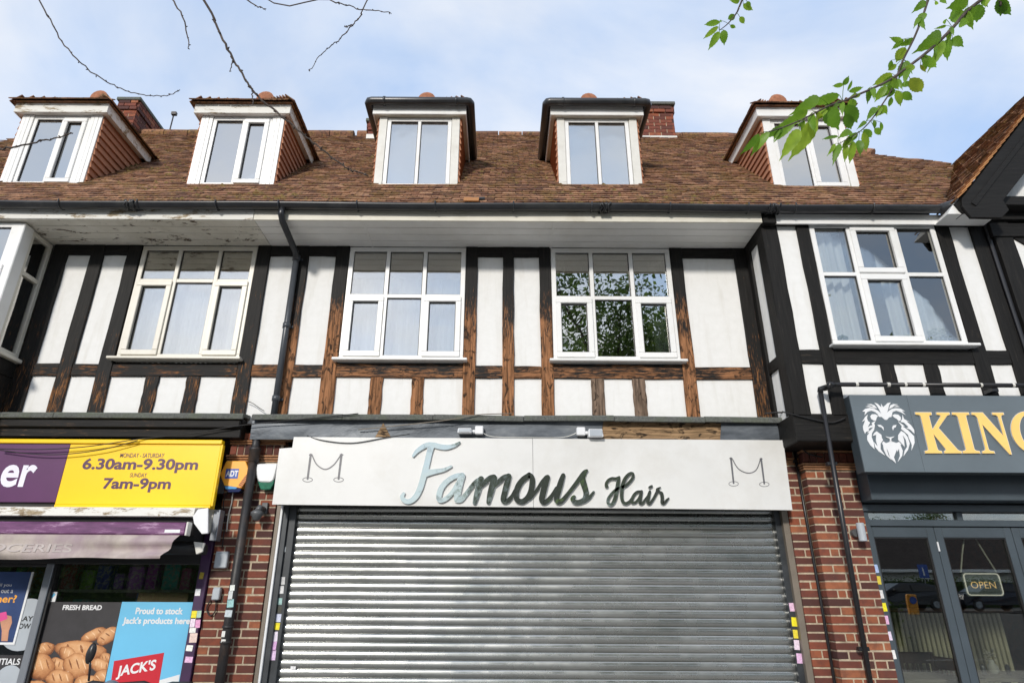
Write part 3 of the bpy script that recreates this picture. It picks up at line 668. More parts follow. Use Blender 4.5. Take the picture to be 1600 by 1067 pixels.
# ---- dormers
def dormer(par, x0, x1, style, side):
    zb_, zt_ = zroof(.12)-.03, 7.535; Y = .12
    d = B('dormer', M['dark'], par, x0+.03, x1-.03, Y+.20, 1.05, zb_-.2, zt_, 0)
    wide = .155 if style == 'wide' else .105
    mw = M['upvc'] if style != 'gutter' else M['offwhite']
    for s_, xa in ((0, x0), (1, x1-wide)):
        n = 3 if style == 'wide' else 1; w_ = wide/n
        for i in range(n): B('cladding_board', mw, d, xa+i*w_+.001, xa+(i+1)*w_-.001, Y-.005-.002*(i % 2), Y+.19, zb_, zt_, .003)
    xa, xb = x0+wide+.003, x1-wide-.003
    sash = {(1, 0)} if style in ('wide', 'plain') else {(0, 0), (1, 0)} if False else set()
    mid = (xa+xb)/2+(.02 if style == 'wide' else 0)
    window(d, xa, xb, zb_+.02, zt_-.01, Y+.012, [mid], None, sash, M['upvc'], M['glass_d'], False, .05, 'casement')
    B('blind', M['blind'], d, xa+.03, xb-.03, Y+.12, Y+.13, zb_+.05, zt_-(.10 if style != 'wide' else .03), 0)
    B('lead_apron', M['lead'], d, x0-.02, x1+.02, Y-.05, Y+.02, zb_-.03, zb_-.002, .004)
    # cheeks hung with tiles, course by course
    for xx, sg in ((x0, -1), (x1, 1)):
        z = zb_; k_ = 0
        while z < zt_-.02:
            ye = min(1.12, EY+(z+.10-EZ)/TAN+.05); ys = Y+.195 if False else Y+.012
            za_, zb2 = z, min(z+.118, zt_)
            if ye > ys+.03:
                t = MB(); xo, xi = xx+sg*.030, xx+sg*.004
                t.hexa([(xx-sg*.02, ys, za_), (xo, ys, za_), (xo, ye, za_), (xx-sg*.02, ye, za_), (xx-sg*.02, ys, zb2), (xi, ys, zb2), (xi, ye+.06, zb2), (xx-sg*.02, ye+.06, zb2)])
                y = ys+(.08 if k_ % 2 else .16)
                t.build('tile_course', M['hung'], d)
            z += .1; k_ += 1
    # eaves: soffit, fascia boards, roof of tiles
    ov = .085; yf = .05; ze = zt_+.006
    fm = M['peel'] if style == 'wide' else M['upvc']
    B('soffit_board', M['soffit'] if style != 'gutter' else M['fascia'], d, x0-ov+.02, x1+ov-.02, yf+.02, 1.02, ze, ze+.015, .002)
    B('fascia_board', fm, d, x0-ov, x1+ov, yf-.002, yf+.018, ze-.012, ze+.135, .003)
    for xx, sg in ((x0-ov, 1), (x1+ov, -1)):
        B('fascia_board', fm, d, xx, xx+sg*.018, yf+.019, 1.15, ze-.012, ze+.13, .003)
    zr0 = ze+.15; xl, xr, y0 = x0-ov-.03, x1+ov+.03, yf-.045; hw = (xr-xl)/2; pk = .9
    rz, ry = zr0+hw*pk, y0+hw; cxm = (xl+xr)/2; yb = EY+(rz-EZ)/TAN; yl = EY+(zr0-EZ)/TAN
    h = MB()
    h.add([(xl, y0, zr0), (xr, y0, zr0), (cxm, ry, rz)], [(0, 1, 2)])
    h.add([(xl, y0, zr0), (cxm, ry, rz), (cxm, yb, rz), (xl, yl+.02, zr0)], [(0, 1, 2, 3)])
    h.add([(xr, y0, zr0), (xr, yl+.02, zr0), (cxm, yb, rz), (cxm, ry, rz)], [(0, 1, 2, 3)])
    h.add([(xl, y0, zr0-.012), (xr, y0, zr0-.012), (xr, yl+.02, zr0-.012), (xl, yl+.02, zr0-.012)], [(0, 3, 2, 1)])
    h.build('dormer_roof', M['tile'], d, fixn=False)
    q = math.hypot(1, pk); t = MB()
    f = lambda a: a
    tiles(t, (xl-.02, y0-.03, zr0-.03), (1, 0, 0), (0, 1/q, pk/q), (0, -pk/q, 1/q), int((xr-xl)/.165)+1, int(hw*q/.1), .165, .1, lambda c: abs(c.x-cxm) < hw-(c.y-y0)+.02 and c.z < rz-.12, None, .6)
    tiles(t, (xr+.02, y0-.03, zr0-.03), (0, 1, 0), (-1/q, 0, pk/q), (pk/q, 0, 1/q), 14, int(hw*q/.1), .165, .1, lambda c: c.z < rz-.14 and c.y-y0 > (xr-c.x)+.0 and c.y < EY+(c.z-EZ)/TAN+.05, None, .6)
    tiles(t, (xl-.02, yl+.25, zr0-.03), (0, -1, 0), (1/q, 0, pk/q), (-pk/q, 0, 1/q), 14, int(hw*q/.1), .165, .1, lambda c: c.z < rz-.14 and c.y-y0 > (c.x-xl)+.0 and c.y < EY+(c.z-EZ)/TAN+.05, None, .6)
    tag(t.build('tiles', M['tile'], d, fixn=False), kind='stuff')
    MB().lathe((cxm, ry-.06, rz+.02), [(.02, -.03), (.09, -.02), (.125, .0), (.125, .42), (.11, .44)], 16, 'Y').build('ridge_end_tile', M['terracotta'], d, smooth=False)
    if style == 'gutter':
        gz = ze+.135; r_ = .055; yg = yf-.075
        MB().tube([(x0-ov-.055, 1.12, gz), (x0-ov-.055, yg+.03, gz), (x0-ov-.04, yg+.008, gz), (x0-ov-.01, yg, gz), (x1+ov+.01, yg, gz), (x1+ov+.04, yg+.008, gz), (x1+ov+.055, yg+.03, gz), (x1+ov+.055, 1.12, gz)], r_, 12).build('gutter', M['gutter'], d, smooth=True)
        for xx in (x0+.06, x1-.06):
            MB().tube([(xx, yg, gz), (xx+.03, yg, gz)], r_+.008, 12).build('gutter_bracket', M['gutter'], d, smooth=True)
    return d
for par, (x0, x1), st, sd in zip((bl, bl, bc, bc, br), DX, ('wide', 'wide', 'gutter', 'gutter', 'plain'), (1, 1, 0, 0, -1)): dormer(par, x0, x1, st, sd)

# ---- chimneys
def chimney(par, x0, x1, y0, y1, z0, z1):
    c = B('chimney', M['mortar'], par, x0+.006, x1-.006, y0+.006, y1-.006, z0, z1, 0)
    k = MB(); j = 0; z = z0
    while z < z1-.05:
        e = .0 if z < z1-.24 else .03
        for face in range(3):
            if face == 0: L, fx = x1-x0, lambda s, d_: (x0+s, y0-d_)
            elif face == 1: L, fx = y1-y0, lambda s, d_: (x1+d_, y0+s)
            else: L, fx = y1-y0, lambda s, d_: (x0-d_, y0+s)
            s_ = -.11 if j % 2 else 0
            while s_ < L:
                a, b = max(s_+.005, 0), min(s_+.215, L); s_ += .225
                if b-a < .03: continue
                k.cur = random.random(); o = e+.004*random.random()
                p, q = fx(a, o), fx(b, o); r_, t = fx(a, -.05), fx(b, -.05)
                k.hexa([(p[0], p[1], z+.005), (q[0], q[1], z+.005), (t[0], t[1], z+.005), (r_[0], r_[1], z+.005), (p[0], p[1], z+.07), (q[0], q[1], z+.07), (t[0], t[1], z+.07), (r_[0], r_[1], z+.07)])
        z += .075; j += 1
    tag(k.build('bricks', M['brickj'], c), kind='stuff')
    B('cap', M['ledge'], c, x0-.05, x1+.05, y0-.05, y1+.05, z1-.01, z1+.06, .01)
    zz = z0
    B('lead_flashing', M['offwhite'], c, x0-.02, x1+.02, y0-.02, y1+.02, zroof(min(y0, RY))-.1, zroof(min(y0, RY))+.10, .004)
    return c
q = X(1003, 190, 2.75), X(1053, 190, 2.75), Z(1030, 165, 2.75)
chimney(bc, q[0], q[1], 2.75, 3.6, 9.1, q[2])
q = X(183, 175, 2.75), X(214, 170, 2.75), Z(200, 158, 2.75)
chimney(bl, q[0], q[1], 2.75, 4.4, 9.1, q[2])
q = X(575, 205, 2.75)
chimney(bc, q, q+.55, 2.75, 3.6, 9.1, 9.75)
px_ = W(265, 205, 3.0)
ta = empty('aerial_mast', (px_[0], 3.0, px_[1]-.2), 'thin aerial mast on the ridge right of the left chimney', 'aerial')
MB().tube([(px_[0], 3.0, px_[1]-.25), (px_[0], 3.0, Z(263, 180, 3.0))], .012, 6).build('pole', M['iron'], ta)
MB().box(px_[0]-.04, px_[0]+.05, 2.97, 3.03, Z(263, 180, 3.0), Z(263, 176, 3.0)).build('head', M['iron'], ta)

# ---- ledge and beam over the shopfronts, rooms behind
def ledge(par, x0, x1, n, y0=-.2):
    w_ = (x1-x0)/n
    for i in range(n):
        xa, xb = x0+i*w_, x0+(i+1)*w_; a, b = random.uniform(-.006, .006), random.uniform(-.012, .004)
        p = [(.02, ZL+.03), (y0+.02, ZL+.004), (y0, ZL-.012), (y0+.004, ZL-.058), (y0+.03, ZL-.062), (y0+.035, ZL-.03), (.02, ZL-.02)]
        k = MB().prismx(p, xa+.002, xb-.002)
        for v in k.v: v.z += a+(b-a)*(v.x-xa)/w_
        k.build('ledge_slab', M['ledge'], par, bevel=.003)
ledge(bl, -8.6, X(380, 648, -.2), 3); ledge(bc, X(393, 648, -.2), X(1243, 650, -.2), 6)
zbm = Z(800, 687, -.12)
B('beam', M['tbeam'], bl, -8.6, X(378, 670, -.12), -.14, .0, zbm, ZL-.03, .008)
B('beam_moulding', M['tbeam'], bl, -8.6, X(376, 660, -.16), -.175, -.142, ZL-.15, ZL-.066, .01)
xa, xb = X(392, 670, -.12), X(1245, 670, -.12); xc1, xc2 = X(940, 670, -.12), X(1125, 670, -.12)
B('beam', M['tbare'], bc, xa, xb, -.11, .0, zbm-.01, ZL-.03, .008)
def leadsheet(x0, x1, ragl=0, ragr=0):
    n = 24; k = MB()
    for i in range(n+1):
        x = x0+(x1-x0)*i/n
        for j in range(5):
            f = j/4; xx = x+(ragr*(f-.5) if i == n else 0)+(ragl*(f-.5) if i == 0 else 0)
            k.v.append(Vector((xx, -.134-.008*math.sin(x*2.3+f*3)*math.sin(f*3.1)-.008*math.sin(f*math.pi)*math.sin(x*5), zbm-.012+(ZL-.02-zbm)*f)))
    for i in range(n):
        for j in range(4): a = i*5+j; k.face((a, a+5, a+6, a+1))
    return k.build('lead_sheet', M['lead'], bc, smooth=True, fixn=False)
leadsheet(xa+.01, xc1, 0, .05); leadsheet(xc2, xb-.01, .04, 0)
MB().prism([(X(598, 675, -.14), ZL-.08), (X(612, 685, -.14), zbm), (X(585, 685, -.14), zbm)], -.147, -.14).build('timber_wedge', M['tbare'], bc)
for par, x0, x1, y0 in ((bl, -8.5, XP1-.05, .12), (bc, XP1+.05, XP2-.05, .12), (br, XP2+.1, 7.7, -.36)):
    k = MB(); k.quad((x0, 3.4, 3.3), (x1, 3.4, 3.3), (x1, 3.4, 5.6), (x0, 3.4, 5.6)); k.quad((x0, y0, 5.58), (x1, y0, 5.58), (x1, 3.4, 5.58), (x0, 3.4, 5.58))
    k.quad((x0, y0, 3.32), (x1, y0, 3.32), (x1, 3.4, 3.32), (x0, 3.4, 3.32)); k.quad((x0, y0, 3.3), (x0, 3.4, 3.3), (x0, 3.4, 5.6), (x0, y0, 5.6)); k.quad((x1, y0, 3.3), (x1, 3.4, 3.3), (x1, 3.4, 5.6), (x1, y0, 5.6))
    k.build('room_lining', M['room'], par, fixn=False)
k = MB().box(-8.5, 7.7, 6.9, 7.1, 0, 6); k.build('rear_wall', M['room'], bc)
for par, xq in ((bl, -8.65), (br, 7.85)): B('end_wall', M['brickj'], par, xq-.1, xq+.1, .0, 7, .1, 5.5, 0)

# ================================================================== brick piers
BRK = {}
def brick(par, x, y, z, l, h=.065, dp=.10):
    key = (round(l, 3), round(h, 3), round(dp, 3))
    if key not in BRK:
        BRK[key] = MB().box(-l/2, l/2, 0, dp, 0, h).mesh('brick', M['brick'], Vector((0, 0, 0)), bevel=.004)[0]
    o = place('brick', BRK[key], (x+l/2, y+random.uniform(-.003, .003), z+random.uniform(-.001, .001)), par)
    o.rotation_euler = (random.uniform(-.006, .006), 0, random.uniform(-.012, .012)); return o
def courses(par, x0, x1, z0, z1, y, retr=0.0, retl=0.0, pats=None, dp=.10):
    z = z0; j = 0
    while z < z1-.06:
        pat = pats[j % len(pats)]; x = x0; i = 0; row = []
        while x < x1-.02:
            l = pat[i % len(pat)]; l = min(l, x1-x)
            if x1-(x+l) < .05: l = x1-x
            row.append((x, l-.003)); x += l+.010; i += 1
        for n_, (x, l) in enumerate(row):
            d = dp
            if n_ == len(row)-1 and retr: d = retr
            if n_ == 0 and retl: d = max(d, retl)
            brick(par, x, y, z, l, .062, d)
        z += .075; j += 1
    return z
S_, H_, Q_ = .215, .1025, .05
xl0, xl1 = -2.835, X(413, 927, 0)
pl = B('brick_pier', M['mortar'], bc, xl0+.004, xl1-.006, .004, .24, .1, zbm, 0)
zt1 = Z(400, 722, 0)
zt1 = courses(pl, xl0, xl1, .42, zt1, 0, .20, 0, [(S_, S_, H_), (H_, S_, S_), (S_, H_, S_), (.16, S_, S_)])
def pier_head(par, x0, x1, y, z, ret):
    for k in range(3): B('creasing_tile', M['creasing'], par, x0-.012-.006*k, x1+.01, y-.012-.012*k, y+.1, z+.004+k*.024, z+.020+k*.024, .003)
    z += .078; x = x0
    while x < x1-.03:
        l = min(.066, x1-x); brick(par, x, y-.006, z, l, .10, .1); x += l+.010
    z += .108
    for k in range(2): B('creasing_tile', M['creasing'], par, x0-.012, x1+.01, y-.018-.01*k, y+.1, z+k*.024, z+.017+k*.024, .003)
    z += .052; x = x0
    while x < x1-.03:
        l = min(S_, x1-x); brick(par, x, y-.02, z, l, .065, .12); x += l+.01
    return z+.075
pier_head(pl, xl0, xl1, 0, zt1, 0)
# right pier: a set-back strip beside the shutter and a broad face that stands forward
PYR = -.12
xr0, xr1 = X(1252, 927, 0), X(1284, 927, 0); xq0, xq1 = X(1292, 927, PYR), X(1376, 927, PYR)
xr1 = xq0-.004
p2 = B('brick_pier', M['mortar'], br, xr0+.006, xr1, .004, .24, .1, zbm, 0)
ztr = Z(1260, 726, 0)
ztr = courses(p2, xr0, xr1-.004, .42, ztr, 0, 0, .2, [(S_,), (H_, .10), (S_,), (.16, H_)])
pier_head(p2, xr0, xr1-.006, 0, ztr, 0)
p3 = B('brick_pier', M['mortar'], br, xq0+.006, xq1-.005, PYR+.004, .24, .1, 3.16, 0)
zt3 = courses(p3, xq0, xq1, .42, Z(1310, 728, PYR), PYR, .2, .118, [(S_, S_, H_), (H_, Q_*1.5, H_, S_), (.33, S_), (S_, H_, H_, .08), (H_, S_, S_)])
pier_head(p3, xq0-.01, xq1+.03, PYR-.01, zt3, 0)
zc0 = Z(1290, 692, -.45)
B('bay_beam', M['tbh'], br, XP2-.035, 7.8, BY-.02, -.01, zc0, ZBB-.003, .01)
B('bay_underside', M['tbh'], br, XP2+.0, 7.8, -.44, .1, zc0+.01, zc0+.06, .004)

# ================================================================== roller shutter of the middle shop
xs0, xs1 = X(447, 927, .12), X(1229, 927, .12)
sh = empty('roller_shutter', (.36, .12, .12), 'closed galvanised steel roller shutter of horizontal slats below the white sign', 'shutter')
pr = []
for j in range(9):
    a = -.42+.84*j/8; pr.append((-.080*(math.cos(a)-math.cos(.42))-.002, .0375+.0325*math.sin(a)/math.sin(.42)))
prof = [(.004, .0)]+pr+[(.004, .0755), (.012, .0755), (.012, .0)]
k = MB().prismx(prof, xs0-.01, xs1+.01)
sm, so = k.mesh('slat', M['shutter'], Vector((0, 0, 0)))
sm.polygons.foreach_set('use_smooth', [True]*len(sm.polygons))
for e in sm.edges:
    pass
sm.set_sharp_from_angle(angle=R(40))
z = .14
while z < 2.75:
    o = place('slat', sm, (0, .12+random.uniform(-.0012, .0012), z), sh); o.rotation_euler = (random.uniform(-.010, .010), 0, 0); z += .0757
def vbar(nm, mat, par, pxa, pxb, py, Y0, Y1, z0, z1, bev=.003):
    return B(nm, mat, par, X(pxa, py, Y0), X(pxb, py, Y0), Y0, Y1, z0, z1, bev)
zo = 2.62
gl_ = vbar('guide_rail', M['rail_dark'], sh, 435, 447.5, 927, .06, .15, .12, zo)
gr_ = vbar('guide_rail', M['rail_dark'], sh, 1228.5, 1240.5, 927, .06, .15, .12, zo)
vbar('guide_channel', M['rail_dark'], sh, 425, 434.5, 927, .03, .2, .12, zo)
vbar('trim_strip', M['bronze'], sh, 414.5, 421, 927, .012, .2, .12, zo); vbar('trim_edge', M['white'], sh, 421, 424.6, 927, .006, .2, .12, zo)
vbar('trim_strip', M['bronze'], sh, 1241, 1251, 927, .012, .2, .12, zo)
def sticker(par, px, py, w_, h_, Y, c, rot=0):
    x_, z_ = W(px, py, Y); a, b = w_/2, h_/2
    key = 'sticker_%d_%d_%d' % tuple(int(q) for q in c); mt = bpy.data.materials.get(key) or plain(key, srgb(*c), .5, .2, 60)
    o = MB().box(-a, a, -.0012, .0, -b, b).mesh('sticker', mt, Vector((0, 0, 0)))[0]
    o = place('sticker', o, (x_, Y, z_), par); o.rotation_euler = (0, rot+random.uniform(-.08, .08), 0); return o
for px, py, ww, hh, c in ((434.5, 878, .07, .075, (225, 225, 220)), (432, 901, .045, .08, (205, 205, 205)), (442, 907, .04, .07, (190, 190, 190)), (440, 921, .04, .07, (215, 215, 215)), (437.5, 939, .04, .06, (150, 185, 180)), (436, 952, .05, .06, (60, 60, 50)), (435, 965, .05, .07, (200, 205, 225)), (432.5, 978, .055, .06, (240, 220, 30)), (430, 994, .045, .085, (225, 215, 230)), (428, 1009, .045, .08, (215, 170, 215)), (427, 1023, .045, .085, (230, 200, 235)), (445, 858, .02, .05, (220, 225, 225))):
    sticker(gl_, px, py, ww, hh, .0595, c)
for px, py, ww, hh, c in ((1237, 948, .045, .075, (228, 190, 215)), (1241, 971, .05, .08, (240, 222, 40)), (1243, 990, .045, .075, (225, 205, 60)), (1245, 1007, .05, .085, (230, 210, 225)), (1249, 1028, .05, .085, (225, 185, 220))):
    sticker(gr_, px, py, ww, hh, .0595, c)
sticker(sh, 458, 1043, .05, .03, .098, (230, 230, 230))

# ================================================================== white sign with mirror letters
SY = -.2
def stroke(pts, k=7, w=1.0):                           # centre line with half widths -> outline in photo points
    c = crom(pts, k); L = []; Rr = []; n = len(c)
    for i in range(n):
        a, b = c[max(i-1, 0)], c[min(i+1, n-1)]; dx_, dy_ = b[0]-a[0], b[1]-a[1]; d = math.hypot(dx_, dy_) or 1
        nx, ny = -dy_/d, dx_/d; r = c[i][2]*w
        L.append((c[i][0]+nx*r, c[i][1]+ny*r)); Rr.append((c[i][0]-nx*r, c[i][1]-ny*r))
    return L, Rr, c
def ribbon(mb, pts, conv, Y, th, w=1.0, k=7):
    L, Rr, c = stroke(pts, k, w); n = len(L); b = len(mb.v)
    for (a, d) in zip(L, Rr):
        for q in (a, d):
            x_, z_ = W(*conv(*q), Y); mb.v.append(Vector((x_, Y, z_)))
            mb.v.append(Vector((x_, Y+th, z_)))
    for i in range(n-1):
        s_ = b+i*4
        mb.face((s_, s_+4, s_+6, s_+2)); mb.face((s_+1, s_+3, s_+7, s_+5)); mb.face((s_, s_+1, s_+5, s_+4)); mb.face((s_+2, s_+6, s_+7, s_+3))
    mb.face((b, b+2, b+3, b+1)); s_ = b+(n-1)*4; mb.face((s_, s_+1, s_+3, s_+2))
    # round ends
    for i in (0, n-1):
        r = c[i][2]*w*.98; ring = [(c[i][0]+r*math.cos(t*math.pi/8), c[i][1]+r*math.sin(t*math.pi/8)) for t in range(16)]
        pts_ = [W(*conv(*q), Y) for q in ring]; mb.prism(pts_, Y+.0004, Y+th)
sg = empty('shop_sign', (.36, SY, 2.43), 'wide white shop sign with mirrored script lettering Famous Hair above the shutter', 'sign')
tl, tr, blc, brc = W(459, 682.4, SY), W(1224, 687.5, SY), W(425, 788, SY), W(1238.4, 796.8, SY)
nt1, nt2 = W(456.5, 699, SY), W(436.5, 700.5, SY)
xj = X(833, 740, SY)
def lerp(a, b, x): return a[1]+(b[1]-a[1])*(x-a[0])/(b[0]-a[0])
MB().prism([blc, (xj-.0015, lerp(blc, brc, xj)), (xj-.0015, lerp(tl, tr, xj)), tl, nt1, nt2], SY, SY+.02).build('panel', M['signwhite'], sg, bevel=.002)
MB().prism([(xj+.0015, lerp(blc, brc, xj)), brc, tr, (xj+.0015, lerp(tl, tr, xj))], SY, SY+.02).build('panel', M['signwhite'], sg, bevel=.002)
MB().prism([(blc[0]+.01, blc[1]+.012), (brc[0]-.01, brc[1]+.012), (tr[0]-.02, tr[1]-.02), (tl[0]+.02, tl[1]-.02), (nt1[0]+.02, nt1[1]-.02), (nt2[0]+.01, nt2[1]-.02)], SY+.021, -.03).build('sign_box', M['dark'], sg)
zA = lambda x, y: (615+x/8.889, 680+y/8.889)
zB_ = lambda x, y: (775+x/9.697, 700+y/9.697)
zC = lambda x, y: (925+x/11.852, 720+y/11.852)
LET = [
 (zA, 'F', [[(270, 285, 16), (320, 222, 26), (400, 162, 32), (480, 130, 34), (560, 135, 36), (640, 155, 36), (720, 165, 34), (790, 155, 28), (860, 130, 22), (915, 97, 14)],
   [(520, 160, 42), (492, 260, 40), (465, 380, 40), (435, 500, 42), (402, 620, 40), (368, 730, 40), (320, 830, 38), (260, 895, 36), (190, 918, 34), (135, 890, 32), (118, 848, 28), (140, 805, 20)],
   [(440, 525, 52), (530, 508, 38), (620, 492, 30), (700, 475, 24), (800, 428, 15)]]),
 (zA, 'a', [[(960, 558, 34), (880, 560, 34), (800, 595, 34), (720, 655, 36), (660, 735, 38), (632, 820, 38), (630, 885, 34), (660, 905, 30), (720, 880, 30), (785, 825, 30), (845, 750, 32), (890, 670, 32)],
   [(950, 560, 44), (918, 660, 46), (892, 780, 46), (882, 880, 44)], [(880, 895, 40), (935, 890, 36), (1000, 820, 30), (1080, 715, 30), (1150, 640, 32), (1215, 605, 36)]]),
 (zA, 'm', [[(1215, 605, 42), (1182, 720, 44), (1150, 840, 38), (1125, 935, 28)], [(1205, 712, 26), (1275, 645, 34), (1335, 595, 38), (1392, 582, 42)], [(1395, 590, 44), (1370, 700, 44), (1340, 820, 40), (1315, 928, 28)],
   [(1385, 712, 24), (1455, 645, 32), (1530, 585, 36), (1598, 572, 42)]]),
 (zB_, 'm_tail', [[(190, 425, 46), (165, 540, 46), (130, 680, 44), (112, 770, 44), (135, 808, 40), (190, 785, 36), (245, 720, 28), (285, 640, 24)]]),
 (zB_, 'o', [[(505, 408, 40), (410, 475, 44), (335, 580, 46), (305, 700, 44), (325, 785, 42), (400, 808, 42), (480, 750, 44), (530, 650, 44), (550, 520, 44), (540, 438, 40), (500, 406, 40)]]),
 (zB_, 'u', [[(505, 770, 22), (560, 710, 24), (640, 600, 26), (700, 510, 30), (768, 440, 36)], [(780, 440, 40), (748, 540, 48), (712, 680, 48), (695, 775, 44), (725, 818, 40), (790, 785, 36), (860, 700, 30), (915, 600, 24)],
   [(1018, 408, 32), (980, 520, 44), (942, 660, 44), (918, 765, 44), (948, 815, 40), (1010, 785, 36), (1090, 690, 30), (1180, 575, 30), (1265, 460, 32), (1335, 370, 34), (1375, 338, 22)]]),
 (zB_, 's', [[(1345, 365, 34), (1305, 450, 52), (1335, 560, 46), (1366, 680, 42), (1345, 770, 42), (1270, 815, 40), (1195, 815, 40), (1160, 765, 34), (1182, 738, 30)], [(1340, 800, 30), (1410, 750, 28), (1480, 662, 18)]]),
 (zC, 'H', [[(272, 470, 34), (265, 415, 28), (305, 352, 26), (370, 322, 27), (440, 325, 27), (505, 295, 20)],
   [(492, 315, 34), (478, 430, 36), (456, 560, 36), (430, 680, 36), (388, 778, 32), (332, 808, 28), (295, 765, 27), (305, 690, 27), (365, 602, 25), (450, 525, 27), (540, 482, 27)],
   [(545, 490, 27), (625, 450, 29), (712, 368, 27), (762, 290, 27), (752, 232, 25), (700, 232, 27), (632, 295, 31), (584, 390, 34), (556, 520, 34), (550, 650, 33), (572, 752, 31), (624, 785, 29), (692, 752, 27), (740, 690, 25)]]),
 (zC, 'a_small', [[(912, 568, 28), (835, 575, 27), (775, 632, 28), (742, 710, 30), (748, 770, 27), (805, 762, 25), (862, 700, 24), (902, 620, 26)], [(915, 565, 30), (897, 680, 33), (890, 772, 31), (935, 778, 27), (982, 718, 23), (1050, 630, 22)]]),
 (zC, 'i', [[(1072, 562, 24), (1046, 660, 34), (1034, 762, 32), (1072, 780, 28), (1130, 708, 25), (1188, 600, 25), (1213, 535, 27)], [(1066, 486, 24), (1105, 466, 24)]]),
 (zC, 'r', [[(1205, 525, 24), (1240, 500, 18), (1272, 485, 7)], [(1213, 535, 30), (1245, 572, 26), (1288, 604, 34), (1302, 690, 34), (1302, 772, 33), (1342, 772, 29), (1390, 718, 23), (1420, 688, 15)]]),
]
yo = 0
for conv, nm, strokes in LET:
    fr, bk = MB(), MB()
    for s_ in strokes:
        ribbon(fr, s_, conv, SY-.022-yo, .0036); ribbon(bk, s_, conv, SY-.0175-yo, .015, 1.10); yo += .0009
        if yo > .004: yo = 0
    a = fr.build('letter', M['mirror'], sg, fixn=True); bk.build('backing', M['acryl'], a)
def ropemark(conv, p1, b1, p2, b2, rope, rx, ry):
    k = MB(); r_ = MB()
    for p, b in ((p1, b1), (p2, b2)):
        ribbon(k, [(p[0], p[1], 9), (b[0], b[1], 8)], conv, SY-.0012, .001, 1, 2)
        ring = [(b[0]+rx*math.cos(t*math.pi/10), b[1]+6+ry*math.sin(t*math.pi/10)) for t in range(20)]
        for u in range(20):
            a, c = ring[u], ring[(u+1) % 20]; ribbon(k, [(a[0], a[1], 2.5), (c[0], c[1], 2.5)], conv, SY-.0016, .001, 1, 1)
        ribbon(k, [(p[0]-9, p[1]+2, 6), (p[0]+9, p[1]+2, 6)], conv, SY-.0022, .001, 1, 1)
    ribbon(k, [q+(4.5,) for q in rope], conv, SY-.0026, .001, 1, 5)
    k.build('print', M['print_grey'], sg)
ropemark(lambda x, y: (280+x/5, 630+y/5), (1028, 400), (1003, 590), (1268, 400), (1245, 590), [(1038, 405), (1075, 478), (1140, 515), (1205, 482), (1257, 412)], 38, 17)
ropemark(lambda x, y: (1080+x/6.154, 640+y/6.154), (382, 465), (408, 705), (672, 470), (703, 710), [(397, 475), (455, 568), (548, 608), (625, 578), (664, 482)], 46, 22)
# ================================================================== writing helper
def text(par, s, x0, x1, z0, z1, Y, mat, bold=0.0, th=.003, name='lettering', shear=0, fit='both'):
    c = bpy.data.curves.new('t', 'FONT'); c.body = s; c.size = 1; c.offset = bold; c.shear = shear; c.extrude = 0; c.resolution_u = 4
    o = bpy.data.objects.new('t', c); COL.objects.link(o); bpy.context.view_layer.update()
    me = bpy.data.meshes.new_from_object(o.evaluated_get(bpy.context.evaluated_depsgraph_get())); bpy.data.objects.remove(o); bpy.data.curves.remove(c)
    vs = [v.co.copy() for v in me.vertices]; lx, hx = min(v.x for v in vs), max(v.x for v in vs); ly, hy = min(v.y for v in vs), max(v.y for v in vs)
    k = MB(); fs = [tuple(p.vertices) for p in me.polygons]
    k.add([(x0+(v.x-lx)/(hx-lx)*(x1-x0), Y, z0+(v.y-ly)/(hy-ly)*(z1-z0)) for v in vs], fs)
    bpy.data.meshes.remove(me)
    b = len(k.v); n = b
    return k.build(name, mat, par, fixn=False)
def ptext(par, s, pa, pb, Y, mat, **kw):               # pa = lower left, pb = upper right in the photo
    (xa, za_), (xb, zb) = W(*pa, Y), W(*pb, Y)
    xm0 = X(pa[0]+(pb[1]-pa[1])*(783-pa[0])/(-1898-pa[1])/2, (pa[1]+pb[1])/2, Y)
    return text(par, s, xa, xb, za_, zb, Y, mat, **kw)
# ================================================================== yellow and purple sign of the left shop
YY = -.25
ys = empty('shop_sign', (-4.5, YY, 2.42), 'yellow and purple shop sign with opening hours above the awning', 'sign')
zt_, zb_ = 3.067, 2.424; xe = -2.83; xb = X(98, 740, YY)
B('panel', M['yellow'], ys, xb+.0005, xe, YY, YY+.03, zb_, zt_-.045, .003); B('panel', M['purple'], ys, -8.5, xb-.0005, YY, YY+.03, zb_+.02, zt_-.045, .003)
B('top_trim', M['yellow'], ys, -8.5, xe+.012, YY-.02, YY+.05, zt_-.043, zt_, .006); B('end_trim', M['yellow'], ys, xe+.001, xe+.022, YY-.004, YY+.05, zb_-.01, zt_-.044, .004); B('bottom_trim', M['yellow'], ys, xb, xe, YY-.004, YY+.1, zb_-.028, zb_-.001, .003)
B('sign_box', M['dark'], ys, -8.5, xe-.10, YY+.031, -.03, zb_-.02, zt_-.05, 0)
yt = lambda s, a, b, bold, desc=0: ptext(ys, s, (a[0], a[1]+(b[1]-a[1])*-.27*desc), b, YY-.002, M['ink_purple'], bold=bold)
yt('6.30am-9.30pm', (126, 738), (311.5, 716.5), .03); yt('7am-9pm', (158, 768.5), (269, 746.8), .03)
yt('MONDAY - SATURDAY', (187, 714.6), (257.5, 708), .006); yt('SUNDAY', (202.5, 745.2), (230, 738.8), .006)
text(ys, 'er', X(-3, 760, YY), X(57, 738, YY), Z(30, 761, YY), Z(40, 726, YY), YY-.003, M['lilac_white'], bold=.025)

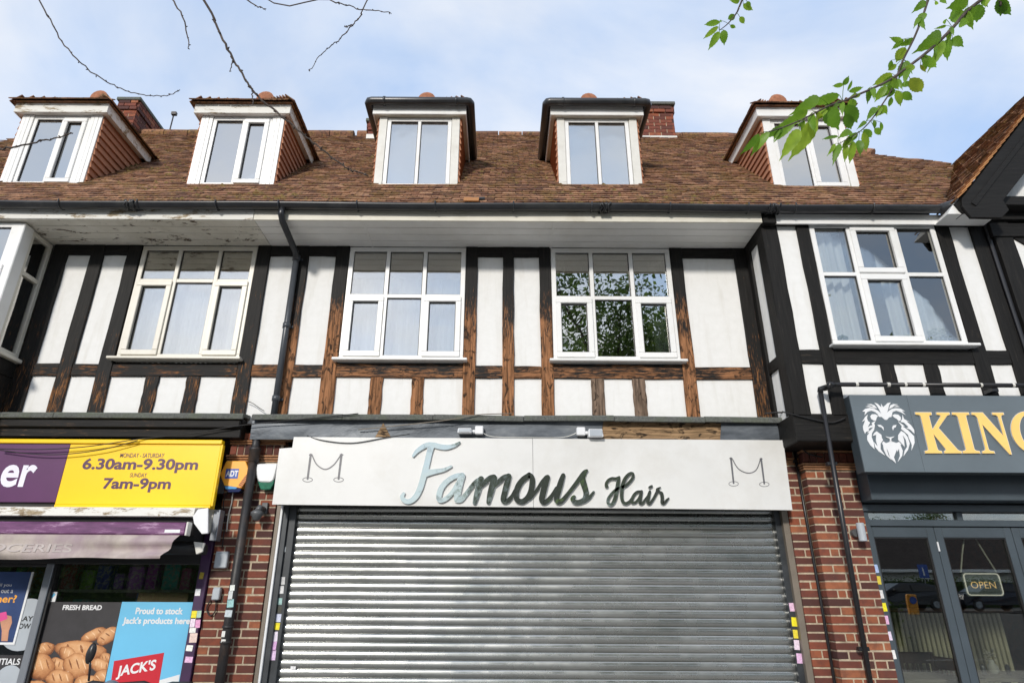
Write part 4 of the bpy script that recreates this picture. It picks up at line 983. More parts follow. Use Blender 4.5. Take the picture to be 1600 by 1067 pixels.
# ================================================================== grey sign of the right shop
KY = -.62
ks = empty('shop_sign', (5.2, KY, 2.7), 'slate grey shop sign with white lion head and gold capitals', 'sign')
xk = X(1340, 680, KY); zk0, zk1 = Z(1349, 737, KY), Z(1330, 617, KY)
xj = X(1431.5, 680, KY)
B('panel', M['grey_panel'], ks, xk, xj-.001, KY, KY+.02, zk0, zk1, .002); B('panel', M['grey_panel'], ks, xj+.001, 7.8, KY, KY+.02, zk0, zk1, .002)
B('sign_box', M['grey_dark'], ks, xk+.002, 7.8, KY+.0205, KY+.15, zk0+.003, zk1-.003, .002)
zK = lambda x, y: (1430+x/9.412, 620+y/9.412)
KING = {'K': [[(0, 228), (235, 228), (242, 262), (205, 272), (205, 290), (255, 482), (375, 290), (370, 268), (318, 260), (312, 230), (500, 230), (508, 258), (465, 278), (342, 455), (620, 770), (645, 790), (680, 798), (685, 827), (432, 827), (428, 797), (455, 785), (448, 762), (268, 545), (330, 770), (347, 790), (390, 797), (397, 827), (150, 827), (142, 797), (190, 785), (195, 768), (85, 292), (65, 265), (8, 258)]],
 'I': [[(540, 230), (785, 230), (795, 260), (752, 268), (747, 290), (870, 770), (895, 790), (945, 797), (957, 827), (705, 827), (697, 797), (745, 785), (748, 765), (627, 292), (600, 266), (546, 260)]],
 'N': [[(828, 230), (992, 230), (1300, 575), (1218, 292), (1190, 268), (1140, 262), (1130, 232), (1295, 232), (1305, 258), (1268, 272), (1262, 300), (1420, 845), (1393, 845), (985, 400), (1080, 770), (1105, 792), (1160, 800), (1172, 828), (992, 828), (985, 800), (1030, 785), (1035, 760), (917, 310), (882, 268), (832, 260)]]}
gG = []
for t in range(0, 27): a = R(-40)-R(10.6)*t; gG.append((1700+280*math.cos(a)+.30*(310*math.sin(-a)-0)*-1*0-70*math.sin(-a)*1.0*1.0, 525-312*math.sin(-a)))
inn = []
for t in range(26, -1, -1): a = R(-40)-R(10.6)*t; inn.append((1712+165*math.cos(a)-62*math.sin(-a), 525-262*math.sin(-a)))
KING['G'] = [gG+inn]
def offset(poly, d):
    n = len(poly); ar = sum(poly[i][0]*poly[(i+1) % n][1]-poly[(i+1) % n][0]*poly[i][1] for i in range(n)); sg_ = 1 if ar > 0 else -1; out_ = []
    for i in range(n):
        p0, p1, p2 = poly[i-1], poly[i], poly[(i+1) % n]
        a = (p1[0]-p0[0], p1[1]-p0[1]); b = (p2[0]-p1[0], p2[1]-p1[1]); la = math.hypot(*a) or 1; lb = math.hypot(*b) or 1
        n1_ = (a[1]/la*sg_, -a[0]/la*sg_); n2_ = (b[1]/lb*sg_, -b[0]/lb*sg_); mx_, my = n1_[0]+n2_[0], n1_[1]+n2_[1]; l2 = mx_*mx_+my*my
        f = min(2*d/max(l2, .35), 2.2*d); out_.append((p1[0]+mx_*f*.5*2*.5, p1[1]+my*f*.5*2*.5))
    return out_
for ch, polys in KING.items():
    for p in polys:
        l_ = MB().prism([W(*zK(*q), KY-.016) for q in p], KY-.016, KY-.012).build('letter', M['gold'], ks)
        MB().prism([W(*zK(*q), KY-.011) for q in offset(p, 9)], KY-.011, KY-.001).build('outline', M['white'], l_)
zLi = lambda x, y: (1335+x/8.892, 615+y/8.892)
LION = [[(275, 120), (325, 140), (375, 190), (370, 138), (400, 185), (430, 160), (460, 130), (505, 120), (480, 165), (470, 215), (455, 262), (480, 235), (520, 210), (570, 200), (640, 205), (705, 245), (660, 238), (715, 295), (640, 255), (580, 235), (530, 255), (515, 322), (490, 325), (465, 345), (455, 362), (425, 362), (405, 345), (380, 322), (340, 320), (325, 285), (290, 255), (235, 235), (185, 250), (140, 300), (150, 250), (110, 245), (150, 210), (210, 195), (270, 205), (330, 235), (375, 280), (345, 220), (315, 170)],
 [(150, 180), (200, 166), (260, 182), (310, 207), (250, 196), (200, 182)], [(170, 150), (230, 142), (280, 160), (320, 205), (270, 185), (240, 162)],
 [(480, 215), (500, 160), (540, 142), (610, 150), (560, 162), (530, 190)], [(545, 182), (590, 166), (632, 180), (590, 184)],
 [(220, 310), (245, 285), (290, 283), (330, 305), (310, 335), (300, 370), (270, 372), (235, 350)], [(525, 300), (560, 283), (610, 290), (645, 325), (645, 365), (620, 382), (590, 350), (555, 330)],
 [(185, 290), (175, 340), (190, 380), (220, 400), (185, 465), (235, 437), (240, 452), (195, 495), (212, 512), (160, 532), (150, 555), (125, 500), (120, 450), (140, 400), (150, 365), (105, 390), (135, 350), (150, 320)],
 [(300, 375), (275, 410), (285, 440), (275, 500), (245, 550), (240, 600), (270, 680), (280, 770), (220, 710), (180, 640), (180, 580), (210, 542), (175, 547), (230, 500), (265, 462), (210, 477), (250, 432), (240, 402)],
 [(255, 585), (280, 540), (310, 520), (375, 570), (385, 620), (400, 640), (365, 690), (365, 770), (430, 860), (340, 800), (290, 740), (275, 670), (325, 735), (300, 650), (305, 570)],
 [(670, 295), (690, 350), (775, 395), (720, 377), (790, 440), (830, 500), (835, 555), (780, 502), (720, 472), (755, 465), (690, 402), (640, 390), (665, 350)],
 [(605, 385), (650, 412), (700, 452), (670, 452), (740, 500), (830, 590), (838, 680), (795, 785), (800, 710), (760, 620), (745, 570), (690, 522), (650, 490), (660, 452)],
 [(650, 515), (700, 545), (740, 600), (770, 690), (745, 780), (685, 865), (700, 790), (735, 735), (715, 640), (670, 575), (690, 640), (700, 740), (640, 670), (610, 640), (610, 575)],
 [(385, 690), (400, 660), (440, 685), (500, 662), (540, 668), (580, 682), (622, 668), (655, 705), (640, 710), (672, 790), (665, 860), (605, 945), (635, 860), (620, 760), (600, 805), (592, 770), (550, 880), (580, 965), (500, 895), (470, 800), (445, 750), (470, 845), (520, 922), (450, 860), (410, 780), (400, 712)],
 [(320, 430), (370, 435), (405, 465), (410, 510), (395, 490), (375, 465), (345, 460)], [(585, 432), (540, 440), (525, 470), (538, 508), (550, 475), (575, 465)],
 [(430, 590), (490, 605), (560, 590), (540, 608), (515, 620), (512, 650), (528, 660), (490, 660), (498, 640), (490, 620), (455, 608)]]
lk = MB()
for i, p in enumerate(LION): lk.prism([W(*zLi(*q), KY-.0025-.0003*i) for q in p], KY-.0025-.0003*i, KY-.0006)
lk.build('lion_emblem', M['lilac_white'] if False else M['white'], ks)

# ================================================================== left shopfront
GYl = .06
zg = Z(200, 881, GYl)
sf = B('shopfront', M['black'], bl, -8.5, X(300, 960, 0)-.0, -.02, .14, zg, 2.45, .004)
B('purple_post', M['purple_frame'], sf, X(297, 973, -.02), xl0-.004, -.035, .14, .12, 2.3, .004)
m0, m1 = X(52, 970, .02), X(64, 970, .02)
B('glazing_bar', M['alu'], sf, m0, m1, .0, .12, .12, zg-.001, .006); B('glazing_gasket', M['black'], sf, m1, m1+.022, .02, .12, .12, zg-.001, .003)
B('transom', M['black'], sf, -8.5, m0-.001, .02, .12, zg-.03, zg-.001, .003)
xp = X(297, 973, -.02)
B('pane', M['glass_s'], sf, m1+.02, xp+.004, GYl, GYl+.008, .12, zg+.004, 0); B('pane', M['glass_s'], sf, -8.5, m0+.004, GYl, GYl+.008, .12, zg+.004, 0)
pst = [w_ for w_ in sf.children if w_.name.startswith('purple_post')][0]
for px, py, ww, hh, c in ((303, 960, .05, .07, (240, 220, 40)), (311, 959, .04, .06, (170, 200, 180)), (301, 972, .045, .08, (230, 215, 230)), (309, 974, .045, .07, (225, 160, 200)), (301, 984, .06, .045, (230, 230, 225)), (302, 996, .07, .08, (225, 200, 190)), (296, 1012, .06, .05, (235, 235, 230)), (295, 1030, .07, .05, (225, 180, 215)), (309, 925, .05, .06, (240, 240, 240)), (315, 899, .04, .06, (160, 140, 40))):
    sticker(pst, px, py, ww, hh, -.0362, c)
PY = GYl-.006
def poster(nm, label, pxa, pxb, top, mat, bottom=.5, cat='poster'):
    o = B(nm, mat, None, X(pxa, 970, PY), X(pxb, 970, PY), PY, PY+.002, bottom, Z((pxa+pxb)/2, top, PY), 0); return tag(o, label, cat)
M['poster_dark'] = plain('poster_charcoal', (.035, .033, .036, 1), .4, .15, 12); M['poster_blue'] = plain('poster_sky_blue', srgb(108, 188, 226), .4, .04, 2)
M['poster_red'] = plain('poster_red', srgb(196, 30, 48), .4, .05, 3); M['poster_navy'] = plain('poster_navy', (.03, .06, .17, 1), .35, .3, 3)
m = NM('bread_print'); a = m.noise(28, 6); rr_ = m.attr('rnd')
m.col(m.mix(m.ramp(m.noise(60, 5), (.62, 0.0), (.72, .5)), m.ramp(m.math('ADD', rr_, m.math('MULTIPLY', m.math('SUBTRACT', a, .5), .5)), (.05, (.16, .05, .015, 1)), (.35, (.42, .17, .06, 1)), (.7, (.66, .34, .15, 1)), (1, (.80, .52, .30, 1))), (.85, .70, .52, 1))); m.rough(.4); M['bread'] = m.m
pb = poster('bread_poster', 'black poster showing fresh bread rolls in the left shop window', 66, 184, 940, M['poster_dark'])
zP = lambda x, y: (40+x/7.259, 920+y/7.259)
ROLL = [(770, 520, 165, 62, -26), (935, 530, 150, 75, -38), (210, 685, 130, 78, -18), (620, 695, 300, 112, 4), (480, 740, 110, 85, 35), (905, 785, 70, 70, 0), (850, 870, 130, 80, 20), (370, 860, 110, 80, 30), (170, 880, 165, 155, 0), (585, 875, 165, 150, 0), (890, 1000, 140, 95, -20), (390, 1020, 165, 110, 0), (700, 1080, 160, 110, 0), (120, 1120, 150, 90, 0)]
bxm = X(184, 970, PY)-.002; bxl = X(66, 970, PY)+.002
bk = MB()
for i, (cx_, cy_, rx, ry, an) in enumerate(ROLL):
    rings = []
    for r_ in (1, .97, .93, .88, .82, .75, .67, .58, .48, .37, .25, .12):
        ring = []
        for t in range(22):
            a = t*2*math.pi/22; u, v = rx*r_*math.cos(a)-rx*.10*(1-r_), ry*r_*math.sin(a)-ry*.35*(1-r_); wob = 1+.035*math.sin(a*5+i)+.02*math.sin(a*9+i*2)
            x_, y_ = cx_+(u*math.cos(R(an))-v*math.sin(R(an)))*wob, cy_+(u*math.sin(R(an))+v*math.cos(R(an)))*wob
            X_, Z_ = W(*zP(x_, y_), PY); ring.append(Vector((min(max(X_, bxl), bxm), PY-.0006-.0002*i, Z_)))
        rings.append(ring)
    for k_ in range(len(rings)-1):
        for t in range(22):
            bk.cur = .05+.72*(k_/(len(rings)-2))**.7-.22*math.sin(t*2*math.pi/22)*(1-k_/11)+.06*math.sin(i*2.3); bk.quad(rings[k_][t], rings[k_][(t+1) % 22], rings[k_+1][(t+1) % 22], rings[k_+1][t])
    bk.cur = .80; bk.add(rings[-1], [tuple(range(22))])
for i, (cx_, cy_, rx, ry, an) in enumerate(ROLL):
    for q_ in (-.45, .05, .5):
        c_, s_ = math.cos(R(an)), math.sin(R(an)); u0 = rx*q_; pts_ = []
        for t in range(10):
            a = t*2*math.pi/10; u, v = u0+rx*.055*math.cos(a)+ry*.12*math.sin(a), -ry*.18+ry*.40*math.sin(a)
            X_, Z_ = W(*zP(cx_+u*c_-v*s_, cy_+u*s_+v*c_), PY); pts_.append(Vector((min(max(X_, bxl), bxm), PY-.0007-.0002*i, Z_)))
        bk.cur = .18 if (i+int(q_*10)) % 2 else 1.05; bk.add(pts_, [tuple(range(10))])
bk.build('bread_picture', M['bread'], pb, fixn=False)
ptext(pb, 'FRESH BREAD', (97.2, 952.4), (160.1, 944.8), PY-.001, M['white'], bold=.035)
pj = poster('brand_poster', 'sky blue poster with white writing and red block in the left shop window', 184.3, 296.5, 940, M['poster_blue'])
ptext(pj, 'Proud to stock', (211, 959), (287, 949), PY-.001, M['white'], bold=.035); ptext(pj, "Jack's products here", (190.5, 977), (298, 964), PY-.001, M['white'], bold=.035)
MB().prism([W(178.4, 1032, PY), W(256.6, 1019, PY), W(247, 1075, PY), W(171, 1080, PY)], PY-.0012, PY-.0004).build('red_block', M['poster_red'], pj)
MB().prism([W(249.5, 1062, PY), W(281, 1053, PY), W(276, 1085, PY), W(246, 1085, PY)], PY-.0011, PY-.0003).build('white_block', M['white'], pj)
t = ptext(pj, "JACK'S", (181, 1058), (244, 1036), PY-.0018, M['white'], bold=.03)
x0_ = min(v.co.x for v in t.data.vertices)
for v in t.data.vertices: v.co.z += (v.co.x-x0_)*.17-.02
# left pane: lottery style poster, round grey sticker, dark strip
pn = tag(B('blue_poster', M['poster_navy'], None, -8.2, X(35, 950, PY), PY, PY+.002, Z(15, 1003, PY), Z(20, 893, PY), 0), 'dark blue framed poster with a hand at the far left of the shop window', 'poster')
text(pn, 'll you', X(0, 915, PY), X(18, 915, PY), Z(8, 917, PY), Z(8, 911, PY), PY-.001, M['white'], bold=.01); text(pn, 'out a', X(1, 926, PY), X(20, 926, PY), Z(8, 926, PY), Z(8, 920, PY), PY-.001, M['white'], bold=.01)
text(pn, 'ner?', X(-6, 940, PY), X(25, 938, PY), Z(8, 941, PY), Z(8, 929, PY), PY-.001, M['alarm_y'], bold=.02)
skin = plain('print_skin', (.55, .27, .16, 1), .5, .15, 10); pink = plain('print_pink', (.75, .08, .30, 1), .4, .1, 8)
MB().prism([W(*q, PY) for q in ((0, 968), (8, 960), (18, 962), (19, 972), (14, 985), (12, 1001), (2, 1001), (3, 985))], PY-.0016, PY-.0004).build('hand_picture', skin, pn)
MB().prism([W(*q, PY) for q in ((0, 957), (10, 955), (12, 966), (0, 971))], PY-.0020, PY-.0017).build('card_picture', pink, pn)
fr_ = MB(); xa_, xb_ = -8.2, X(35, 950, PY); za_, zb2 = Z(15, 1003, PY), Z(20, 893, PY)
fr_.box(xb_, xb_+.02, PY-.006, PY+.004, za_-.02, zb2); fr_.box(xa_, xb_, PY-.006, PY+.004, za_-.02, za_); fr_.build('poster_frame', M['white'], pn)
rs = tag(MB().lathe((X(38, 975, PY), PY+.001, Z(38, 975, PY)), [(.23, 0), (.23, .002)], 28, 'Y').build('round_sticker', M['greyplast'], None), 'round grey sticker reading PLAY NOW beside the glazing bar', 'sticker')
text(rs, 'PLAY', X(23, 970, PY), X(51, 969, PY), Z(40, 970, PY), Z(40, 962, PY), PY+.0004, M['black'], bold=.03); text(rs, 'NOW', X(20, 983, PY), X(47, 981, PY), Z(40, 982, PY), Z(40, 973.5, PY), PY+.0004, M['black'], bold=.03)
es = tag(B('strip_poster', M['poster_dark'], None, -8.3, m0, PY+.0001, PY+.002, .5, Z(15, 1023, PY), 0), 'black strip poster reading ESSENTIALS low in the far left pane', 'poster')
text(es, 'ESSENTIALS', X(-32, 1037, PY), X(31, 1035, PY), Z(10, 1038, PY), Z(10, 1028, PY), PY-.001, M['white'], bold=.02)
MB().lathe((X(12, 1062, PY), PY-.0005, Z(12, 1062, PY)), [(.125, 0), (.115, .001)], 28, 'Y').build('plate_picture', M['greyplast'], es)
# shop interior and goods
k = MB(); k.quad((-8.5, 4.5, .1), (xl0, 4.5, .1), (xl0, 4.5, 3.2), (-8.5, 4.5, 3.2)); k.quad((-8.5, .2, 2.6), (xl0, .2, 2.6), (xl0, 4.5, 2.6), (-8.5, 4.5, 2.6)); k.quad((-8.5, .15, .121), (xl0, .15, .121), (xl0, 4.5, .121), (-8.5, 4.5, .121)); k.quad((xl0+.02, .25, .1), (xl0+.02, 4.5, .1), (xl0+.02, 4.5, 3), (xl0+.02, .25, 3))
k.build('shop_lining', M['room'], bl, fixn=False)
m = NM('goods_packaging'); h = m.n('ShaderNodeHueSaturation'); h.inputs['Color'].default_value = (.85, .16, .10, 1); m.l(m.rand(), h.inputs['Hue']); h.inputs['Saturation'].default_value = .9
m.col(m.mix(m.ramp(m.noise(30, 3), (.5, 0.0), (.55, .6)), h.outputs[0], (.7, .7, .66, 1))); m.rough(.4); M['goods'] = m.m
for r_, (yy, zz) in enumerate(((.42, 1.36), (.46, 1.66))):
    s_ = tag(B('shelf', M['offwhite'], None, -7.8, -3.0, yy-.03, yy+.25, zz-.03, zz, .002), ['low front shelf', 'upper front shelf', 'low rear shelf', 'upper rear shelf'][r_]+' of goods inside the left shop', 'shelf')
    x = -7.5
    while x < -3.2:
        w_ = random.uniform(.07, .20); hh = random.uniform(.12, .27)
        o = MB().box(x, x+w_, yy, yy+.12, zz+.001, zz+hh).build('goods_pack', M['goods'], None, bevel=.006)
        tag(o, 'small coloured pack of goods on a shelf inside the left shop', 'goods', 'packs on the shelves inside the left shop'); x += w_+random.uniform(.01, .08)
cb = tag(B('cardboard_box', plain('cardboard', (.36, .25, .15, 1), .8, .1, 5), None, X(222, 930, .2), X(300, 930, .2), .12, .36, 1.1, Z(260, 925, .2), .006), 'brown cardboard box behind the sky blue poster', 'box')
wc_ = tag(B('small_white_card', M['white'], None, X(75, 931, PY), X(88, 931, PY), PY, PY+.01, Z(80, 939.8, PY), Z(82, 924, PY), .001), 'small white card with blue heart above the bread poster', 'card')
MB().prism([W(*q, PY) for q in ((76.5, 928), (79, 926), (81.5, 928.5), (85, 926), (87, 928.5), (81.5, 934))], PY-.001, PY-.0003).build('heart', M['poster_blue'], wc_)

# ================================================================== awning
AY = -.42
aw = empty('awning', (-5.5, AY, 2.1), 'faded retracted awning with purple front bar and beige valance under the yellow sign', 'awning')
zc1, zc2 = Z(200, 793, AY), Z(200, 806, AY)
MB().prismx([(-.10, zc1+.05), (AY, zc1), (AY-.01, zc2), (AY+.02, zc2-.008), (AY+.03, zc2+.01), (-.10, zc1+.02)], -8.5, X(304, 800, AY)).build('cassette_cover', M['peel'], aw, bevel=.002)
MB().prism([W(302, 807, AY), W(310, 795.5, AY), W(326, 793.5, AY), W(325.5, 833, AY), W(316, 834, AY), W(304, 818, AY)], AY-.012, AY+.012).build('end_cap', M['white'], aw, bevel=.003)
MB().prismx([(-.10, zc1), (AY+.05, zc2+.01), (AY+.08, zc2-.16), (-.10, zc2-.2)], -8.5, X(300, 800, AY)).build('housing', M['black'], aw)  # coloured black to stand in for the shaded gap and underside behind the cover
m = NM('awning_bar_purple'); a = m.noise(6, 7, m.vec(.6, 1, 3), .7); m.col(m.ramp(a, (.35, (.085, .022, .085, 1)), (.55, (.16, .05, .15, 1)), (.66, (.42, .26, .40, 1)))); m.rough(.45); M['awbar'] = m.m
VY = -.52; zv1, zv2 = Z(150, 815, VY), Z(150, 834.5, VY); xv = X(290, 825, VY)
B('front_bar', M['awbar'], aw, -8.5, xv, VY, VY+.07, zv2, zv1, .012); B('bar_end', M['offwhite'], aw, xv+.001, xv+.02, VY-.005, VY+.075, zv2-.006, zv1+.004, .004); B('bar_label', M['white'], aw, X(257, 831, VY), X(281, 831, VY), VY-.002, VY-.0005, Z(270, 832, VY), Z(270, 827, VY), 0)
m = NM('awning_cloth'); a = m.noise(7, 6, m.vec(1, 1, .4)); m.col(m.mix(m.ramp(m.noise(3, 5), (.4, 0.0), (.7, .6)), m.ramp(a, (.3, (.34, .29, .26, 1)), (.7, (.52, .46, .41, 1))), (.27, .17, .25, 1))); m.rough(.85); M['awcloth'] = m.m
k = MB(); nx, nz = 90, 9; zl = Z(120, 873, VY); xR0, xR1 = X(280, 836, VY), X(254, 873, VY); xL = -8.5
for j in range(nz+1):
    f = j/nz; xr_ = xR0+(xR1-xR0)*f
    for i in range(nx+1):
        u = i/nx; x = xL+(xr_-xL)*u; d = xr_-x
        y = VY+.012-.05*math.sin(f*math.pi*.9)*(.6+.4*math.sin(x*1.9))-.030*math.sin(f*8+d*1.1)*f-.05*math.exp(-d*1.2)*math.sin(f*9-d*2.5)*f
        k.v.append(Vector((x, y, zv2-.002+(zl-zv2)*f*(1+.05*math.sin(x*2.2)+.02*math.sin(x*7)))))
for j in range(nz):
    for i in range(nx): a = j*(nx+1)+i; k.face((a, a+1, a+nx+2, a+nx+1))
k.build('valance', M['awcloth'], aw, smooth=True, fixn=False)
def valy(x, f, xr_):
    d = xr_-x; return VY+.012-.05*math.sin(f*math.pi*.9)*(.6+.4*math.sin(x*1.9))-.030*math.sin(f*8+d*1.1)*f-.05*math.exp(-d*1.2)*math.sin(f*9-d*2.5)*f
tv = text(aw, 'GROCERIES', X(-62, 858, VY), X(112, 857, VY), Z(30, 862, VY), Z(30, 849, VY), VY-.062, plain('faded_print', (.44, .39, .37, 1), .8, .1, 8), bold=.01)
for v in tv.data.vertices:
    g_ = v.co+wloc(tv); f_ = (g_.z-zv2)/(zl-zv2); v.co.y = valy(g_.x, f_, xR0+(xR1-xR0)*f_)-.004-wloc(tv).y
MB().tube([(xv-1.6, VY+.25, zv2-.1), (X(318, 858, -.3), -.25, Z(318, 858, -.3))], .05, 10).build('roller', M['black'], aw, smooth=True)
MB().prism([W(303, 846, -.3), W(320, 848, -.3), W(317, 862, -.3), W(307, 866, -.3)], -.31, -.28).build('roller_cap', M['offwhite'], aw, bevel=.004)
B('wall_bracket', M['alu'], aw, X(335, 820, -.1), X(345, 820, -.1), -.16, -.05, Z(340, 845, -.1), Z(340, 797, -.1), .004)
B('wall_plate', M['offwhite'], aw, X(327, 812, -.1), X(335, 812, -.1), -.14, -.05, Z(330, 832, -.1), Z(330, 796, -.1), .004)

# ================================================================== small things on the left pier
def pp(o, pts, conv, Y, th, nm, mat, bev=.002): return MB().prism([W(*conv(*q), Y) for q in pts], Y, Y+th).build(nm, mat, o, bevel=bev)
zD = lambda x, y: (330+x/10.667, 700+y/10.667)
al = empty('alarm_box', (X(367, 745, -.1), -.05, Z(367, 768, -.1)), 'six sided yellow alarm box with blue badge beside the yellow sign', 'alarm')
pp(al, [(140, 437), (250, 212), (572, 212), (658, 435), (505, 668), (218, 624)], zD, -.10, .098, 'housing', M['alarm_y'], .006)
g_ = pp(al, [(588, 432), (652, 440), (504, 660), (446, 622)], zD, -.104, .02, 'grille', M['alarm_o'])
for i in range(7):
    f = .08+i*.13; a = (588+(446-588)*f, 432+(622-432)*f); b = (652+(504-652)*f, 440+(660-440)*f)
    pp(g_, [a, b, (b[0]-7, b[1]+11), (a[0]-7, a[1]+11)], zD, -.107, .003, 'slot', M['wood'], 0)
pp(al, [(220, 628), (442, 628), (414, 680), (238, 682)], zD, -.098, .09, 'lens', M['blue_l']); pp(al, [(240, 684), (416, 682), (444, 632), (503, 690), (462, 728), (288, 732)], zD, -.092, .08, 'lens', M['blue_d'])
bd_ = pp(al, [(250, 342), (464, 342), (438, 505), (226, 505)], zD, -.1025, .002, 'badge', M['blue'], 0)
ptext(bd_, 'ADT', zD(238, 472), zD(455, 372), -.1035, M['white'], bold=.04)
al2 = empty('alarm_box', (X(418, 740, -.1), -.05, Z(418, 765, -.1)), 'white alarm box with green lens beside the white sign', 'alarm')
pp(al2, [(728, 292), (748, 258), (1100, 250), (1108, 285), (1070, 440), (1035, 540), (985, 570), (800, 565), (764, 515)], zD, -.09, .088, 'housing', M['white'], .012)
pp(al2, [(768, 522), (800, 567), (985, 572), (1058, 522), (1040, 595), (985, 688), (830, 693), (800, 640)], zD, -.084, .08, 'lens', M['green'], .006)
scx, scz = W(405, 800, -.12)
sc = empty('security_camera', (scx, -.05, scz), 'small dark grey dome security camera left of the shutter', 'camera')
B('base_plate', M['camgrey'], sc, X(409, 794, -.02), X(418, 794, -.02), -.03, -.001, Z(414, 803, -.02), Z(414, 785, -.02), .004)
MB().tube([(X(412, 794, -.03), -.03, scz+.04), (scx+.0, -.12, scz+.045), (scx-.01, -.13, scz+.01)], [.025, .03, .035], 10).build('arm', M['camgrey'], sc, smooth=True)
MB().lathe((scx-.015, -.13, scz-.055), [(.012, -.03), (.032, -.018), (.045, .01), (.06, .03), (.062, .055), (.03, .075)], 16).build('dome', M['camgrey'], sc, smooth=True)
for i, (px0, px1, py0, py1, lb) in enumerate(((332, 359, 861, 887, 'larger grey junction box on the brick pier beside the drainpipe'), (328, 347, 917, 937, 'smaller grey junction box on the brick pier below the larger one'))):
    j = empty('junction_box', (X(px0, py1, -.06), -.06, Z(px0, py1, -.06)), lb, 'box')
    x0_, x1_ = X((px0+3), (py0+py1)/2, -.06), X(px1-4, (py0+py1)/2, -.06)
    B('box_body', M['greyplast'], j, x0_, x1_, -.06, -.006, Z(px0+8, py1, -.06), Z(px0+8, py0+2, -.06), .008)
    B('lid_edge', M['greyplast'], j, x0_+.004, x1_-.004, -.055, -.01, Z(px0+8, py0+2, -.06), Z(px0+8, py0, -.06), .002)
def cable(label, pts, Y, r=.006, mat='black', nm='cable'):
    w_ = [AT3(p, Y) for p in pts]; c = crom([tuple(p) for p in w_], 5)
    return tag(MB().tube(c, r, 6).build(nm, M[mat], None, smooth=True), label, 'cable')
def AT3(p, Y):
    y = p[2] if len(p) > 2 else Y; x_, z_ = W(p[0], p[1], y); return Vector((x_, y, z_))
cable('black cable looping below the smaller junction box', [(329, 937), (323, 950), (328, 961), (336, 955), (338, 937)], -.02, .006)
cable('white wire running down the pier from the yellow alarm box', [(364, 768), (362, 785), (357, 805), (354, 830)], -.012, .007, 'offwhite')
cable('black wire trailing behind the yellow alarm box', [(402, 700, -.02), (395, 720, -.02), (352, 775, -.02), (352, 812, -.02), (347, 855, -.02)], -.02, .005)
cable('thin cable drooping across the purple half of the left sign', [(0, 701, -.3), (60, 702, -.3), (120, 699, -.3), (170, 693, -.3), (215, 686, -.3), (300, 677, -.19), (380, 664, -.19), (470, 655, -.21), (560, 646, -.22)], -.3, .005)
cable('lower thin cable sagging across the left sign', [(0, 703, -.3), (50, 709, -.3), (100, 709.5, -.3), (160, 702, -.3), (215, 688, -.3)], -.3, .005)
cable('loose wire sagging over the top left corner of the white sign', [(480, 681, -.19), (505, 688, -.21), (550, 692, -.21), (600, 684, -.21), (640, 678, -.2)], -.2, .005)
cable('thin wire along the foot of the beam between the two floodlights', [(752, 674, -.18), (770, 682, -.16), (830, 683.5, -.16), (880, 683, -.16), (903, 675, -.18)], -.16, .004, 'offwhite')
cable('pale wire rising from the beam to the ledge', [(560, 671, -.16), (620, 665, -.19), (700, 656, -.22), (745, 648, -.22), (800, 646, -.18)], -.2, .005, 'bronze')
cable('black cable dropping from the ledge at the right end of the beam', [(1195, 646, -.18), (1225, 645, -.23), (1240, 660, -.23), (1246, 685, -.2), (1246, 705, -.05), (1240, 722, -.03)], -.2, .009)
cable('cable looping across the dark block above the right pier', [(1222, 643, -.53), (1270, 655, -.54), (1300, 660, -.54), (1322, 652, -.55)], -.54, .007)
cable('short cable hooked over the head of the right pier', [(1252, 697, -.16), (1262, 708, -.16), (1285, 714, -.17)], -.16, .007)
cable('loose wires at the foot of the left drainpipe', [(385, 626, -.05), (395, 630, -.06), (405, 637, -.06), (413, 642, -.06)], -.05, .004)

# ================================================================== floodlights on the beam
for sgn, (bx0, bx1, by0, by1), (lx0, lx1, ly0, ly1), lb in ((-1, (742, 755, 665, 678), (715, 737, 669.5, 677.5), 'left white floodlight on the beam above the mirror lettering'), (1, (901.5, 915, 667, 680), (919, 942, 671, 684), 'right white floodlight on the beam above the mirror lettering')):
    fl = empty('floodlight', (X(bx0, by1, -.18), -.15, Z(bx0, by1, -.18)), lb, 'floodlight')
    B('sensor_box', M['white'], fl, X(bx0, by1, -.2), X(bx1, by1, -.2), -.205, -.12, Z(bx0, by1, -.2), Z(bx0, by0, -.2), .008)
    xm = X(bx0 if sgn < 0 else bx1, by1, -.19)
    MB().lathe((xm+sgn*.012, -.18, Z(bx0, by1-4, -.19)), [(.008, -.02), (.02, -.01), (.02, .01), (.008, .02)], 12, 'X').build('joint', M['white'], fl, smooth=True)
    x0_, x1_ = X(lx0, ly1, -.22), X(lx1, ly1, -.22); za_, zb2 = Z(lx0, ly1, -.22), Z(lx0, ly0, -.22)
    MB().hexa([(x0_, -.27, za_), (x1_, -.27, za_), (x1_, -.15, za_+.01), (x0_, -.15, za_+.01), (x0_+.005, -.25, zb2), (x1_-.005, -.25, zb2), (x1_-.005, -.15, zb2), (x0_+.005, -.15, zb2)]).build('lamp_head', M['white'], fl, bevel=.005)
    B('diffuser', M['greyplast'], fl, x0_+.012, x1_-.012, -.2735, -.262, za_+.008, zb2-.012, .001)

